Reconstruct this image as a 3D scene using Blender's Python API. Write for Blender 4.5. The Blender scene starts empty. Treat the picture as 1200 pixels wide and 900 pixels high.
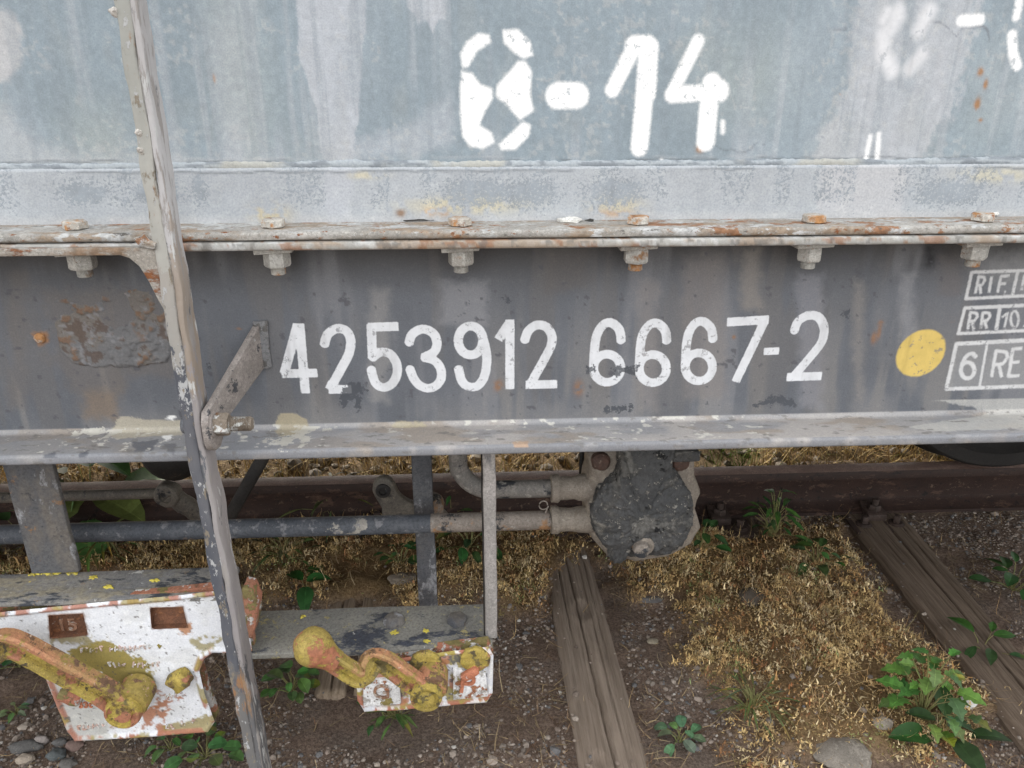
import bpy, bmesh, math, random
import numpy as np
from mathutils import Vector, Matrix, noise as mnoise

random.seed(7); RNG = np.random.default_rng(7)
S = bpy.context.scene; COL = S.collection
R = math.radians

# ------------------------------------------------------------------ camera
CAM = np.array([0.0, -1.25, 1.38]); PITCH = R(21.5); YAW = R(2.9); FPX = 900.0
FWD = np.array([math.sin(YAW)*math.cos(PITCH), math.cos(YAW)*math.cos(PITCH), -math.sin(PITCH)])
RGT = np.array([math.cos(YAW), -math.sin(YAW), 0.0]); UPV = np.cross(RGT, FWD)
cd = bpy.data.cameras.new('camera'); cam = bpy.data.objects.new('camera', cd); COL.objects.link(cam)
cd.sensor_width = 36; cd.lens = 27; cd.clip_start = .01; cd.clip_end = 1000
M = Matrix(((RGT[0], UPV[0], -FWD[0], CAM[0]), (RGT[1], UPV[1], -FWD[1], CAM[1]), (RGT[2], UPV[2], -FWD[2], CAM[2]), (0, 0, 0, 1)))
cam.matrix_world = M; S.camera = cam

# ------------------------------------------------------------------ world, sun, exposure
SUN_EL, SUN_ROT = R(21), R(-25)          # low sun behind the wagon, veiled by thin cloud
w = bpy.data.worlds.new('World'); S.world = w; w.use_nodes = True
nt = w.node_tree; nt.nodes.clear()
sky = nt.nodes.new('ShaderNodeTexSky'); sky.sky_type = 'NISHITA'; sky.sun_disc = False
sky.sun_elevation = SUN_EL; sky.sun_rotation = SUN_ROT
cl = nt.nodes.new('ShaderNodeMix'); cl.data_type = 'RGBA'; cl.inputs[0].default_value = .84
cl.inputs[7].default_value = (6.1, 6.08, 6.05, 1)    # even pale cloud
nt.links.new(sky.outputs[0], cl.inputs[6])
bg = nt.nodes.new('ShaderNodeBackground'); bg.inputs[1].default_value = .15
out = nt.nodes.new('ShaderNodeOutputWorld')
nt.links.new(cl.outputs[2], bg.inputs[0]); nt.links.new(bg.outputs[0], out.inputs[0])
sd = bpy.data.lights.new('sun', 'SUN'); sd.energy = 2.8; sd.angle = R(7); sd.color = (1, .93, .82)
so = bpy.data.objects.new('sun', sd); COL.objects.link(so)
sv = Vector((math.sin(SUN_ROT)*math.cos(SUN_EL), math.cos(SUN_ROT)*math.cos(SUN_EL), math.sin(SUN_EL)))
so.rotation_euler = sv.to_track_quat('Z', 'Y').to_euler(); so.location = (0, 0, 20)
S.view_settings.view_transform = 'Standard'; S.view_settings.look = 'None'; S.view_settings.gamma = 1
S.view_settings.exposure = 1.62
S.cycles.max_bounces = 6

# ------------------------------------------------------------------ survey: photo measurement -> point on a known plane
def ray(px, py): return RGT*((px-600)/FPX) - UPV*((py-450)/FPX) + FWD
def on_y(px, py, Y):
    d = ray(px, py); return CAM + d*((Y-CAM[1])/d[1])
def on_z(px, py, Z=0.0):
    d = ray(px, py); return CAM + d*((Z-CAM[2])/d[2])
def XZ(pts, Y=0.0): return [(float(p[0]), float(p[2])) for p in (on_y(a, b, Y) for a, b in pts)]
def XY(pts, Z=0.0): return [(float(p[0]), float(p[1])) for p in (on_z(a, b, Z) for a, b in pts)]
V3 = lambda p: Vector((float(p[0]), float(p[1]), float(p[2])))

# ------------------------------------------------------------------ numpy noise and distance fields
def vnoise(x, y, seed):
    t = np.random.default_rng(seed).random((256, 256))
    xi = np.floor(x).astype(int); yi = np.floor(y).astype(int); fx = x-xi; fy = y-yi
    fx = fx*fx*(3-2*fx); fy = fy*fy*(3-2*fy)
    g = lambda a, b: t[a & 255, b & 255]
    return (g(xi, yi)*(1-fx)+g(xi+1, yi)*fx)*(1-fy) + (g(xi, yi+1)*(1-fx)+g(xi+1, yi+1)*fx)*fy
def fbm(x, y, sx, sy=None, o=4, seed=0):
    sy = sy or sx; a = 1; s = 0; n = 0
    for k in range(o):
        s = s + a*vnoise(x*sx*2**k+17.3*k, y*sy*2**k+9.1*k, seed+k); n += a; a *= .55
    return s/n
def sm(a, b, x):
    t = np.clip((x-a)/(b-a), 0, 1); return t*t*(3-2*t)
def sd_poly(x, y, P):
    P = np.array(P); d = np.full(x.shape, 1e9); ins = np.zeros(x.shape, bool); n = len(P)
    for i in range(n):
        a = P[i]; b = P[(i+1) % n]; e = b-a; L = e@e+1e-12
        t = np.clip(((x-a[0])*e[0]+(y-a[1])*e[1])/L, 0, 1)
        d = np.minimum(d, np.hypot(x-a[0]-t*e[0], y-a[1]-t*e[1]))
        c = (a[1] > y) != (b[1] > y)
        with np.errstate(divide='ignore', invalid='ignore'):
            xc = (b[0]-a[0])*(y-a[1])/(b[1]-a[1]+1e-15)+a[0]
        ins ^= c & (x < xc)
    return np.where(ins, -d, d)
def sd_stroke(x, y, P, r, butt=True):
    P = np.array(P); d = np.full(x.shape, 1e9)
    for i in range(len(P)-1):
        a, b = P[i], P[i+1]; e = b-a; L = math.hypot(*e)+1e-9; u = e/L
        px = (x-(a[0]+b[0])/2); py = (y-(a[1]+b[1])/2)
        qx = np.abs(px*u[0]+py*u[1])-L/2; qy = np.abs(-px*u[1]+py*u[0])-r
        d = np.minimum(d, np.hypot(np.maximum(qx, 0), np.maximum(qy, 0))+np.minimum(np.maximum(qx, qy), 0))
        if i > 0 or not butt: d = np.minimum(d, np.hypot(x-a[0], y-a[1])-r)
    if not butt: d = np.minimum(d, np.hypot(x-P[-1][0], y-P[-1][1])-r)
    return d
def smooth_path(P, n=4):
    P = [np.array(p, float) for p in P]; o = []
    for i in range(len(P)-1):
        p0 = P[max(i-1, 0)]; p1 = P[i]; p2 = P[i+1]; p3 = P[min(i+2, len(P)-1)]
        for k in range(n):
            t = k/n
            o.append(.5*((2*p1)+(-p0+p2)*t+(2*p0-5*p1+4*p2-p3)*t*t+(-p0+3*p1-3*p2+p3)*t**3))
    o.append(P[-1]); return o
def ell(cx, cy, rx, ry, n=26): return [(cx+rx*math.cos(2*math.pi*k/n), cy+ry*math.sin(2*math.pi*k/n)) for k in range(n+1)]
def mixc(c, col, m): return c*(1-m[:, None])+np.array(col)[None, :]*m[:, None]

# ------------------------------------------------------------------ materials
class NT:
    def __init__(s, name):
        s.m = bpy.data.materials.new(name); s.m.use_nodes = True; s.t = s.m.node_tree
        s.b = s.t.nodes['Principled BSDF']; s.co = s.t.nodes.new('ShaderNodeTexCoord')
    def link(s, a, b): s.t.links.new(a, b)
    def coords(s, stretch=(1, 1, 1), rot=(0, 0, 0)):
        mp = s.t.nodes.new('ShaderNodeMapping'); mp.inputs['Scale'].default_value = stretch; mp.inputs['Rotation'].default_value = rot
        s.link(s.co.outputs['Object'], mp.inputs[0]); return mp.outputs[0]
    def noise(s, scale, detail=5, rough=.6, stretch=(1, 1, 1), off=0, dist=0):
        n = s.t.nodes.new('ShaderNodeTexNoise'); n.noise_dimensions = '4D'
        n.inputs['W'].default_value = off; n.inputs['Scale'].default_value = scale
        n.inputs['Detail'].default_value = detail; n.inputs['Roughness'].default_value = rough; n.inputs['Distortion'].default_value = dist
        s.link(s.coords(stretch), n.inputs['Vector']); return n.outputs['Fac']
    def attr(s, name, col=False):
        a = s.t.nodes.new('ShaderNodeAttribute'); a.attribute_name = name; return a.outputs['Color' if col else 'Fac']
    def mr(s, x, a, b, lo=0, hi=1):
        n = s.t.nodes.new('ShaderNodeMapRange'); n.interpolation_type = 'SMOOTHSTEP'
        n.inputs['From Min'].default_value = a; n.inputs['From Max'].default_value = b
        n.inputs['To Min'].default_value = lo; n.inputs['To Max'].default_value = hi
        s.link(x, n.inputs['Value']); return n.outputs[0]
    def math(s, op, a, b=None):
        n = s.t.nodes.new('ShaderNodeMath'); n.operation = op
        for i, v in enumerate((a, b)):
            if v is None: continue
            if isinstance(v, (int, float)): n.inputs[i].default_value = v
            else: s.link(v, n.inputs[i])
        return n.outputs[0]
    def mix(s, f, a, b, mode='MIX'):
        n = s.t.nodes.new('ShaderNodeMix'); n.data_type = 'RGBA'; n.blend_type = mode
        for i, v in ((0, f), (6, a), (7, b)):
            if isinstance(v, (int, float)): n.inputs[i].default_value = v
            elif isinstance(v, tuple): n.inputs[i].default_value = (*v, 1)
            else: s.link(v, n.inputs[i])
        return n.outputs[2]
    def fin(s, col, rough=.7, bump=None, bstr=.3, bdist=.002, metal=0, spec=.35):
        s.link(col, s.b.inputs['Base Color'])
        if isinstance(rough, (int, float)): s.b.inputs['Roughness'].default_value = rough
        else: s.link(rough, s.b.inputs['Roughness'])
        s.b.inputs['Metallic'].default_value = metal; s.b.inputs['Specular IOR Level'].default_value = spec
        if bump is not None:
            n = s.t.nodes.new('ShaderNodeBump'); n.inputs['Strength'].default_value = bstr; n.inputs['Distance'].default_value = bdist
            s.link(bump, n.inputs['Height']); s.link(n.outputs[0], s.b.inputs['Normal'])
        return s.m

def weathered(name, base, base2, layers=(), rough=.7, bscale=120, bstr=.35, vscale=9, stretch=(1, 1, 1), spec=.35, bdist=.002):
    """paint: two base tones mottled, then layers (colour, scale, lo, hi, stretch, seed) of flaking, dirt, rust, lichen"""
    t = NT(name)
    c = t.mix(t.mr(t.noise(vscale, 6, .65, stretch), .38, .62), base, base2)
    c = t.mix(t.mr(t.noise(vscale*4.3, 6, .7, stretch, 8), .50, .60, 0, .55), c, tuple(min(1, v*1.35) for v in base))
    c = t.mix(t.mr(t.noise(bscale*1.6, 4, .75, stretch, 3), .44, .62, 0, .6), c, tuple(v*.5 for v in base))
    c = t.mix(t.mr(t.noise(bscale*3, 3, .7, stretch, 5), .56, .64, 0, .5), c, tuple(min(.8, v*1.6) for v in base))
    h = t.math('ADD', t.noise(bscale, 5, .7, stretch, 1), t.math('MULTIPLY', t.noise(bscale*.25, 6, .7, stretch, 2), .8))
    for i, L in enumerate(layers):
        col, sc, lo, hi = L[:4]; st = L[4] if len(L) > 4 else (1, 1, 1); sdv = L[5] if len(L) > 5 else 10+i*3.7
        m = t.mr(t.noise(sc, 8, .70, st, sdv), lo-.022, hi-.03 if hi-.03 > lo-.012 else lo-.012)
        cv = t.mix(t.mr(t.noise(bscale, 4, .7, off=sdv+1), .4, .62), col, tuple(v*.68 for v in col))
        c = t.mix(m, c, cv); h = t.math('ADD', h, t.math('MULTIPLY', m, .5))
    return t.fin(c, rough, h, bstr, bdist, 0, spec)

RUST = (.20, .075, .028); RUST2 = (.33, .14, .05); DARK = (.028, .03, .034); WHT = (.70, .70, .68); LICH = (.62, .47, .05); OLIVE = (.23, .18, .04); CORAL = (.47, .17, .10)
MAT = {}
MAT['flange'] = weathered('flange_paint', (.33, .315, .29), (.25, .235, .21), [((.29, .225, .165), 16, .5, .62, (.5, 1, 1)), ((.46, .46, .45), 44, .55, .60, (.5, 1, 1)), ((.27, .14, .075), 26, .585, .63, (.7, 1, 1)), (RUST, 60, .63, .67, (.7, 1, 1)), ((.12, .11, .10), 70, .63, .66, (.4, 1, 1))])
MAT['stile'] = weathered('stile_paint', (.44, .42, .39), (.34, .31, .27), [((.30, .22, .15), 11, .53, .68, (1, 1, .3)), ((.55, .56, .55), 26, .56, .66, (1, 1, .25)), ((.26, .25, .23), 50, .60, .66, (1, 1, .25)), (RUST2, 20, .66, .74, (1, 1, .3))])
MAT['stile_low'] = weathered('stile_flaking_paint', (.36, .34, .34), (.31, .29, .29), [((.075, .08, .09), 24, .53, .57, (1, 1, .35)), ((.11, .11, .12), 70, .58, .63, (1, 1, .4)), (RUST, 18, .70, .76)])
MAT['stile_dark'] = weathered('stile_dark_paint', (.085, .09, .10), (.12, .12, .13), [((.33, .33, .34), 38, .56, .61, (1, 1, .6)), ((.20, .16, .12), 12, .58, .7), (RUST, 30, .68, .75)])
MAT['bracket'] = weathered('bracket_paint', (.25, .222, .205), (.205, .182, .165), [((.06, .06, .065), 30, .61, .64), (RUST, 24, .68, .74), ((.36, .35, .34), 60, .64, .70)], bstr=.25)
MAT['pad_grey'] = weathered('weld_pad_paint', (.13, .132, .138), (.17, .168, .168), [((.09, .085, .08), 40, .55, .6), (RUST, 30, .64, .7)])
MAT['nut'] = weathered('nut_paint', (.40, .39, .36), (.30, .28, .25), [((.30, .17, .09), 22, .56, .66), (RUST, 40, .62, .70), ((.55, .53, .47), 60, .62, .68)])
MAT['bolt_head'] = weathered('bolt_head_paint', (.44, .42, .38), (.36, .32, .27), [((.40, .20, .08), 30, .5, .6), (RUST, 55, .58, .66)])
MAT['thread'] = weathered('thread_metal', (.20, .165, .13), (.14, .115, .09), [((.5, .5, .48), 45, .54, .57), ((.20, .10, .05), 60, .60, .66)])
MAT['post'] = weathered('post_paint', (.070, .072, .080), (.10, .098, .098), [((.14, .125, .11), 8, .52, .66, (1, 1, .4)), ((.28, .28, .29), 22, .58, .66, (1, 1, .6)), ((.24, .14, .075), 34, .62, .70), ((.06, .06, .065), 60, .62, .68)], bstr=.6)
MAT['beam'] = weathered('beam_top', (.16, .158, .158), (.23, .215, .19), [((.27, .24, .18), 16, .50, .60, (.5, 1, 1)), ((.05, .055, .065), 20, .56, .62, (.4, 1, 1)), ((.35, .22, .12), 26, .64, .70), ((.50, .49, .46), 42, .65, .68), (LICH, 24, .675, .69)], bstr=.6)
MAT['beam_b'] = weathered('beam_top_lichen', (.17, .165, .15), (.23, .22, .19), [((.05, .055, .07), 14, .56, .62, (.5, 1, 1)), ((.40, .34, .16), 55, .60, .66), ((.55, .42, .12), 30, .67, .70), ((.5, .5, .48), 80, .68, .7)], bstr=.6)
MAT['plate'] = weathered('white_plate_paint', (.70, .71, .73), (.60, .61, .63), [((.40, .40, .38), 26, .60, .70), (OLIVE, 9, .60, .66), (OLIVE, 24, .64, .69), ((.38, .15, .07), 15, .635, .67), ((.10, .095, .09), 60, .665, .69)], bstr=.7, bdist=.003)
MAT['plate_rim'] = weathered('plate_rim_paint', (.36, .14, .085), (.30, .15, .095), [((.55, .53, .5), 30, .55, .57), ((.19, .155, .06), 20, .54, .58), ((.18, .10, .06), 40, .62, .68)], bstr=.7)
MAT['recess'] = weathered('rusty_recess', (.17, .075, .04), (.11, .055, .035), [((.30, .13, .06), 40, .55, .65), ((.45, .40, .36), 60, .66, .7)], bstr=.8)
MAT['lever'] = weathered('lichen_lever', (.36, .27, .06), (.25, .19, .05), [((.34, .145, .085), 13, .565, .60), ((.37, .29, .06), 40, .57, .64), ((.12, .075, .035), 22, .56, .66), ((.46, .30, .18), 70, .64, .68), ((.15, .12, .05), 26, .565, .61), ((.09, .07, .04), 60, .61, .64)], bstr=.6, bdist=.002)
MAT['lever_ball'] = weathered('lichen_ball', (.30, .225, .06), (.24, .175, .05), [((.33, .13, .07), 12, .53, .57), ((.40, .31, .07), 50, .56, .64), ((.17, .085, .04), 30, .60, .68)], bstr=.7)
MAT['pipe'] = weathered('pipe_paint', (.05, .055, .065), (.085, .09, .10), [((.28, .26, .23), 10, .60, .63), ((.16, .16, .17), 40, .58, .64), ((.28, .15, .07), 18, .70, .76)])
MAT['pipe_tan'] = weathered('dusty_pipe', (.20, .17, .145), (.155, .135, .115), [((.27, .15, .075), 12, .53, .60), (DARK, 16, .56, .62), ((.30, .28, .25), 50, .6, .66)])
MAT['pipe_grey'] = weathered('grey_pipe', (.165, .15, .135), (.115, .108, .10), [(DARK, 14, .54, .60), ((.26, .245, .22), 40, .58, .64)])
MAT['rust_dark'] = weathered('dark_rust', (.085, .045, .032), (.055, .035, .028), [((.15, .11, .085), 60, .6, .65)])
MAT['cast'] = weathered('dusty_casting', (.215, .185, .152), (.165, .14, .115), [((.16, .13, .10), 12, .56, .68), (DARK, 36, .66, .72), ((.36, .33, .28), 60, .62, .7)], bstr=.6)
MAT['cover'] = weathered('peeling_cover', (.048, .049, .050), (.078, .077, .076), [((.13, .125, .115), 16, .53, .62), ((.30, .285, .255), 85, .605, .63), ((.22, .205, .18), 22, .635, .66), ((.012, .012, .013), 28, .635, .65)], bstr=1.0, bdist=.004)
MAT['dark_steel'] = weathered('grimy_steel', (.024, .022, .021), (.036, .032, .028), [((.16, .11, .07), 18, .6, .7)])
MAT['lug'] = weathered('grimy_lug', (.13, .115, .095), (.09, .08, .07), [(DARK, 26, .55, .65), ((.25, .21, .16), 50, .62, .7)])
MAT['wheel'] = weathered('wheel_steel', (.014, .012, .011), (.022, .019, .017), [((.045, .036, .03), 12, .6, .7)])
MAT['rail_side'] = weathered('rail_side_shaded_rust', (.024, .0125, .0095), (.038, .0195, .014), [((.075, .042, .03), 30, .57, .64, (.4, 1, 1)), ((.11, .07, .05), 70, .62, .66, (.6, 1, 1)), ((.012, .008, .007), 45, .6, .64)], bscale=200)  # rust of the rail sides, colour darkened to carry their shade
MAT['rail_head'] = weathered('rail_head_rust', (.26, .18, .15), (.21, .14, .115), [((.15, .09, .07), 16, .55, .7, (.25, 1, 1))], rough=.6)
MAT['clip'] = weathered('clip_rust', (.050, .032, .025), (.033, .022, .018), [((.12, .09, .07), 50, .6, .7)])
MAT['strap'] = weathered('strap_paint', (.27, .25, .235), (.22, .205, .19), [((.16, .155, .155), 16, .56, .62, (1, 1, .3)), ((.33, .22, .14), 20, .62, .7), (DARK, 30, .66, .69, (1, 1, .2))])
MAT['under'] = weathered('underframe_paint', (.05, .048, .045), (.07, .065, .06), [((.12, .08, .05), 6, .6, .7)])
MAT['body_far'] = weathered('body_paint', (.30, .33, .36), (.36, .39, .41), [((.45, .45, .46), 2.5, .55, .6, (1, 1, .3))], vscale=2)
MAT['tile'] = weathered('white_tile', (.70, .70, .70), (.60, .59, .58), [((.33, .14, .07), 26, .57, .61), ((.26, .21, .07), 18, .57, .61), ((.40, .38, .35), 60, .58, .62), ((.15, .10, .07), 50, .64, .66)], bstr=.7)
MAT['red'] = weathered('red_emboss', (.42, .16, .09), (.36, .13, .07), [((.55, .50, .46), 60, .62, .66)])
MAT['red_dull'] = weathered('rusty_relief', (.27, .15, .095), (.20, .10, .06), [((.42, .36, .31), 60, .56, .6)])
MAT['lever_rib'] = weathered('coral_rib', (.38, .17, .095), (.31, .19, .08), [((.28, .21, .055), 12, .51, .55), ((.15, .085, .05), 34, .57, .61), ((.50, .34, .24), 90, .62, .66)], bstr=.5)
MAT['lichen'] = weathered('yellow_lichen', (.58, .48, .08), (.46, .37, .06), [((.30, .26, .12), 90, .56, .6)], bscale=300, bstr=.8)
MAT['scale'] = weathered('peeled_paint_flake', (.62, .61, .57), (.52, .50, .46), [])

# ------------------------------------------------------------------ objects
def place(o, parent=None):
    COL.objects.link(o)
    if parent is not None: o.parent = parent
    return o
def tag(o, label=None, cat=None, group=None, kind=None):
    for k, v in (('label', label), ('category', cat), ('group', group), ('kind', kind)):
        if v: o[k] = v
    return o
def root_of(p):
    l = Vector((0, 0, 0))
    while p is not None: l = l+p.location; p = p.parent
    return l
class MB:
    def __init__(s): s.bm = bmesh.new()
    def raw(s, vs, fs):
        v = [s.bm.verts.new(V3(p)) for p in vs]
        for f in fs:
            try: s.bm.faces.new([v[i] for i in f])
            except ValueError: pass
        return v
    def _merge(s, b):
        me = bpy.data.meshes.new('tmp'); b.to_mesh(me); b.free(); s.bm.from_mesh(me); bpy.data.meshes.remove(me)
    def box(s, c, size, rot=None, bev=.002, seg=2):
        b = bmesh.new(); bmesh.ops.create_cube(b, size=1)
        bmesh.ops.scale(b, vec=Vector(size), verts=b.verts)
        if bev: bmesh.ops.bevel(b, geom=b.edges[:], offset=bev, segments=seg, affect='EDGES', profile=.5)
        m = Matrix.Translation(V3(c))
        if rot is not None: m = m @ rot.to_4x4()
        bmesh.ops.transform(b, matrix=m, verts=b.verts); s._merge(b); return s
    def prism(s, poly, fn, w0, w1, bev=.0, seg=2):
        """polygon (u, v) swept from w0 to w1; fn(u, v, w) -> xyz"""
        b = bmesh.new(); n = len(poly)
        a = [b.verts.new(V3(fn(u, v, w0))) for u, v in poly]; c = [b.verts.new(V3(fn(u, v, w1))) for u, v in poly]
        b.faces.new(a); b.faces.new(c[::-1])
        for i in range(n): b.faces.new((a[i], c[i], c[(i+1) % n], a[(i+1) % n]))
        bmesh.ops.recalc_face_normals(b, faces=b.faces)
        if bev: bmesh.ops.bevel(b, geom=[e for e in b.edges if e.calc_face_angle(0) > .5], offset=bev, segments=seg, affect='EDGES', profile=.5, clamp_overlap=True)
        s._merge(b); return s
    def tube(s, pts, r, n=14, sq=(1, 1), up=(0, 0, 1), cap=True):
        pts = [V3(p) for p in pts]; rr = r if hasattr(r, '__len__') else [r]*len(pts); rings = []
        up = Vector(up)
        for i, p in enumerate(pts):
            t = (pts[min(i+1, len(pts)-1)]-pts[max(i-1, 0)]).normalized()
            a = t.cross(up)
            if a.length < 1e-4: a = t.cross(Vector((0, 1, .01)))
            a.normalize(); bb = a.cross(t).normalized()
            rings.append([s.bm.verts.new(p+a*rr[i]*sq[0]*math.cos(2*math.pi*k/n)+bb*rr[i]*sq[1]*math.sin(2*math.pi*k/n)) for k in range(n)])
        for i in range(len(rings)-1):
            for k in range(n): s.bm.faces.new((rings[i][k], rings[i][(k+1) % n], rings[i+1][(k+1) % n], rings[i+1][k]))
        if cap: s.bm.faces.new(rings[0][::-1]); s.bm.faces.new(rings[-1])
        return s
    def lathe(s, c, axis, prof, n=24, phase=0):
        axis = V3(axis).normalized(); q = axis.to_track_quat('Z', 'Y'); c = V3(c); rings = []
        for r, h in prof:
            rings.append([s.bm.verts.new(c+q @ Vector((r*math.cos(2*math.pi*k/n+phase), r*math.sin(2*math.pi*k/n+phase), h))) for k in range(n)])
        for i in range(len(rings)-1):
            for k in range(n): s.bm.faces.new((rings[i][k], rings[i][(k+1) % n], rings[i+1][(k+1) % n], rings[i+1][k]))
        s.bm.faces.new(rings[0][::-1]); s.bm.faces.new(rings[-1]); return s
    def hexa(s, c, axis, r, h, ch=.12, phase=0): return s.lathe(c, axis, [(r*(1-ch), 0), (r, h*.12), (r, h*.86), (r*(1-ch), h)], 6, phase)
    def dome(s, poly, fn, prof):
        """outline (u, v) shrunk towards its middle by prof = [(scale, w), ...]"""
        P = np.array(poly); c = P.mean(0); rings = []
        for k, wv in prof: rings.append([s.bm.verts.new(V3(fn(*(c+(p-c)*k), wv))) for p in P])
        n = len(P)
        for i in range(len(rings)-1):
            for k in range(n): s.bm.faces.new((rings[i][k], rings[i][(k+1) % n], rings[i+1][(k+1) % n], rings[i+1][k]))
        s.bm.faces.new(rings[-1]); s.bm.faces.new(rings[0][::-1]); return s
    def rough(s, amp, scale, cuts=0, maxlen=None):
        if cuts: bmesh.ops.subdivide_edges(s.bm, edges=[e for e in s.bm.edges if not maxlen or e.calc_length() > maxlen], cuts=cuts, use_grid_fill=True)
        s.bm.normal_update()
        mv = [(v, v.normal*(amp*(mnoise.fractal(v.co*scale, 1, 2, 4)))) for v in s.bm.verts]
        for v, d in mv: v.co += d
        return s
    def build(s, name, mat, parent=None, ang=35, loc=None):
        bmesh.ops.recalc_face_normals(s.bm, faces=s.bm.faces)
        o = Vector(loc) if loc is not None else root_of(parent)
        bmesh.ops.translate(s.bm, vec=-o, verts=s.bm.verts)
        me = bpy.data.meshes.new(name); s.bm.to_mesh(me); s.bm.free()
        for p in me.polygons: p.use_smooth = True
        me.set_sharp_from_angle(angle=R(ang)); me.materials.append(MAT[mat] if isinstance(mat, str) else mat)
        ob = bpy.data.objects.new(name, me)
        if loc is not None and parent is None: ob.location = o
        return place(ob, parent)
def thing(name, loc, label, cat, group=None):
    o = bpy.data.objects.new(name, None); o.location = loc; o.empty_display_size = .1; COL.objects.link(o); return tag(o, label, cat, group)
def np_mesh(name, verts, faces, mat, parent=None, attrs=(), fcol=None, smooth=True, loc=None, ang=None):
    verts = np.asarray(verts, np.float32); faces = np.asarray(faces, np.int32); k = faces.shape[1]
    o = np.array(loc if loc is not None else tuple(root_of(parent)), np.float32)
    me = bpy.data.meshes.new(name); me.vertices.add(len(verts)); me.vertices.foreach_set('co', (verts-o).ravel())
    me.loops.add(faces.size); me.loops.foreach_set('vertex_index', faces.ravel())
    me.polygons.add(len(faces)); me.polygons.foreach_set('loop_start', np.arange(len(faces), dtype=np.int32)*k)
    me.polygons.foreach_set('use_smooth', np.full(len(faces), smooth)); me.update(calc_edges=True); me.validate()
    for an, val in attrs:
        if val.ndim == 2:
            a = me.attributes.new(an, 'FLOAT_COLOR', 'POINT'); a.data.foreach_set('color', np.c_[val, np.ones(len(val))].astype(np.float32).ravel())
        else:
            a = me.attributes.new(an, 'FLOAT', 'POINT'); a.data.foreach_set('value', val.astype(np.float32))
    if fcol is not None:
        a = me.attributes.new('tint', 'FLOAT_COLOR', 'FACE'); a.data.foreach_set('color', np.c_[fcol, np.ones(len(fcol))].astype(np.float32).ravel())
    if ang: me.set_sharp_from_angle(angle=R(ang))
    me.materials.append(MAT[mat] if isinstance(mat, str) else mat)
    ob = bpy.data.objects.new(name, me)
    if loc is not None and parent is None: ob.location = loc
    return place(ob, parent)
def grid_faces(nu, nv):
    i = np.arange(nu*nv).reshape(nu, nv)
    return np.stack([i[:-1, :-1], i[1:, :-1], i[1:, 1:], i[:-1, 1:]], -1).reshape(-1, 4)

# painted sheets: colour of the paint itself as a point attribute + crisp distance-field markings
def painted(name, marks=(), grain=420, rough=.6, bstr=.25, speck=None):
    t = NT(name); c = t.attr('paint', True)
    g = t.noise(grain, 4, .7); c = t.mix(t.mr(g, .36, .66, 0, .55), c, t.mix(1.0, c, (.66, .68, .71), 'MULTIPLY'))
    g2 = t.noise(grain*.25, 5, .7, off=4); c = t.mix(t.mr(g2, .50, .66, 0, .6), c, t.mix(1.0, c, (1.20, 1.19, 1.15), 'MULTIPLY'))
    h = t.math('ADD', t.noise(90, 6, .65, off=7), t.math('MULTIPLY', g, .3))
    for an, col, soft, wear, wsc, op in marks:
        d = t.attr(an); n = t.noise(wsc, 6, .7, off=len(an)*1.7)
        d = t.math('ADD', d, t.math('MULTIPLY', t.math('SUBTRACT', n, .5), wear))
        m = t.mr(d, -soft, soft, op, 0)
        worn = t.mr(t.noise(75, 7, .72, off=5.5), .56, .62, 1, .35); m = t.math('MULTIPLY', m, worn)
        cc = t.mix(t.mr(t.noise(35, 5, .7, off=2.2), .35, .7), col, tuple(v*.86 for v in col)); cc = t.mix(t.mr(t.noise(26, 5, .65, (1, 1, .12), off=9), .52, .68, 0, .45), cc, t.mix(1., cc, (.62, .61, .60), 'MULTIPLY')); c = t.mix(m, c, cc); h = t.math('ADD', h, t.math('MULTIPLY', m, .25))
    # pin-head chips
    sp = t.mr(t.noise(150, 3, .6, off=12), .735, .76); c = t.mix(t.math('MULTIPLY', sp, .75), c, (.07, .06, .055))
    return t.fin(c, rough, h, bstr, .0015)

# ================================================================== THE WAGON
WAG = thing('freight_wagon', (0, 0, .16), 'weathered grey freight wagon with white number on its sole bar and brake levers below', 'wagon')
X0, X1 = -4.2, 4.2; XF0, XF1 = -1.05, 1.25     # whole length / stretch that gets the fine paint
ZT = 1.171; ZL = 1.157; ZU = 1.143; ZW = .811; ZB = .7935; YF = -.0875
STEP = .0024
xs = np.concatenate([[X0, -2.5, -1.5], np.arange(XF0, XF1, STEP), [1.5, 2.5, X1]])

# ---- body wall
zt2 = float(on_y(600, 193, 0)[2])              # top of the doubler strip
zs = np.concatenate([np.arange(ZT, 1.62, STEP*1.15), [1.75, 2.0, 2.5, 3.2]])
GX, GZ = np.meshgrid(xs, zs, indexing='ij'); x = GX.ravel(); z = GZ.ravel()
n1 = fbm(x, z, 3, seed=1); n2 = fbm(x, z, 14, seed=2); n3 = fbm(x, z, 60, o=4, seed=3); st = fbm(x, z, 45, 3, seed=4); st2 = fbm(x, z, 130, 9, seed=9)
c = np.tile(np.array([.240, .289, .320]), (len(x), 1))
c *= (1+.22*(n1-.5)+.16*(n2-.5)+.10*(st-.5))[:, None]
def blob(px, py, rx, ry, Y=0.0):
    p = XZ([(px, py), (px+rx, py), (px, py-ry)], Y); a = p[1][0]-p[0][0]; b = p[2][1]-p[0][1]
    return np.exp(-(((x-p[0][0])/a)**2+((z-p[0][1])/b)**2))
def region(P, soft=.004, wob=.02, Y=0.0, sc=40, seed=11): 
    d = sd_poly(x, z, XZ(P, Y))+wob*(fbm(x, z, sc, seed=seed)-.5)+wob*.4*(fbm(x, z, sc*5, seed=seed+3)-.5); return sm(soft, -soft, d)
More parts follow.
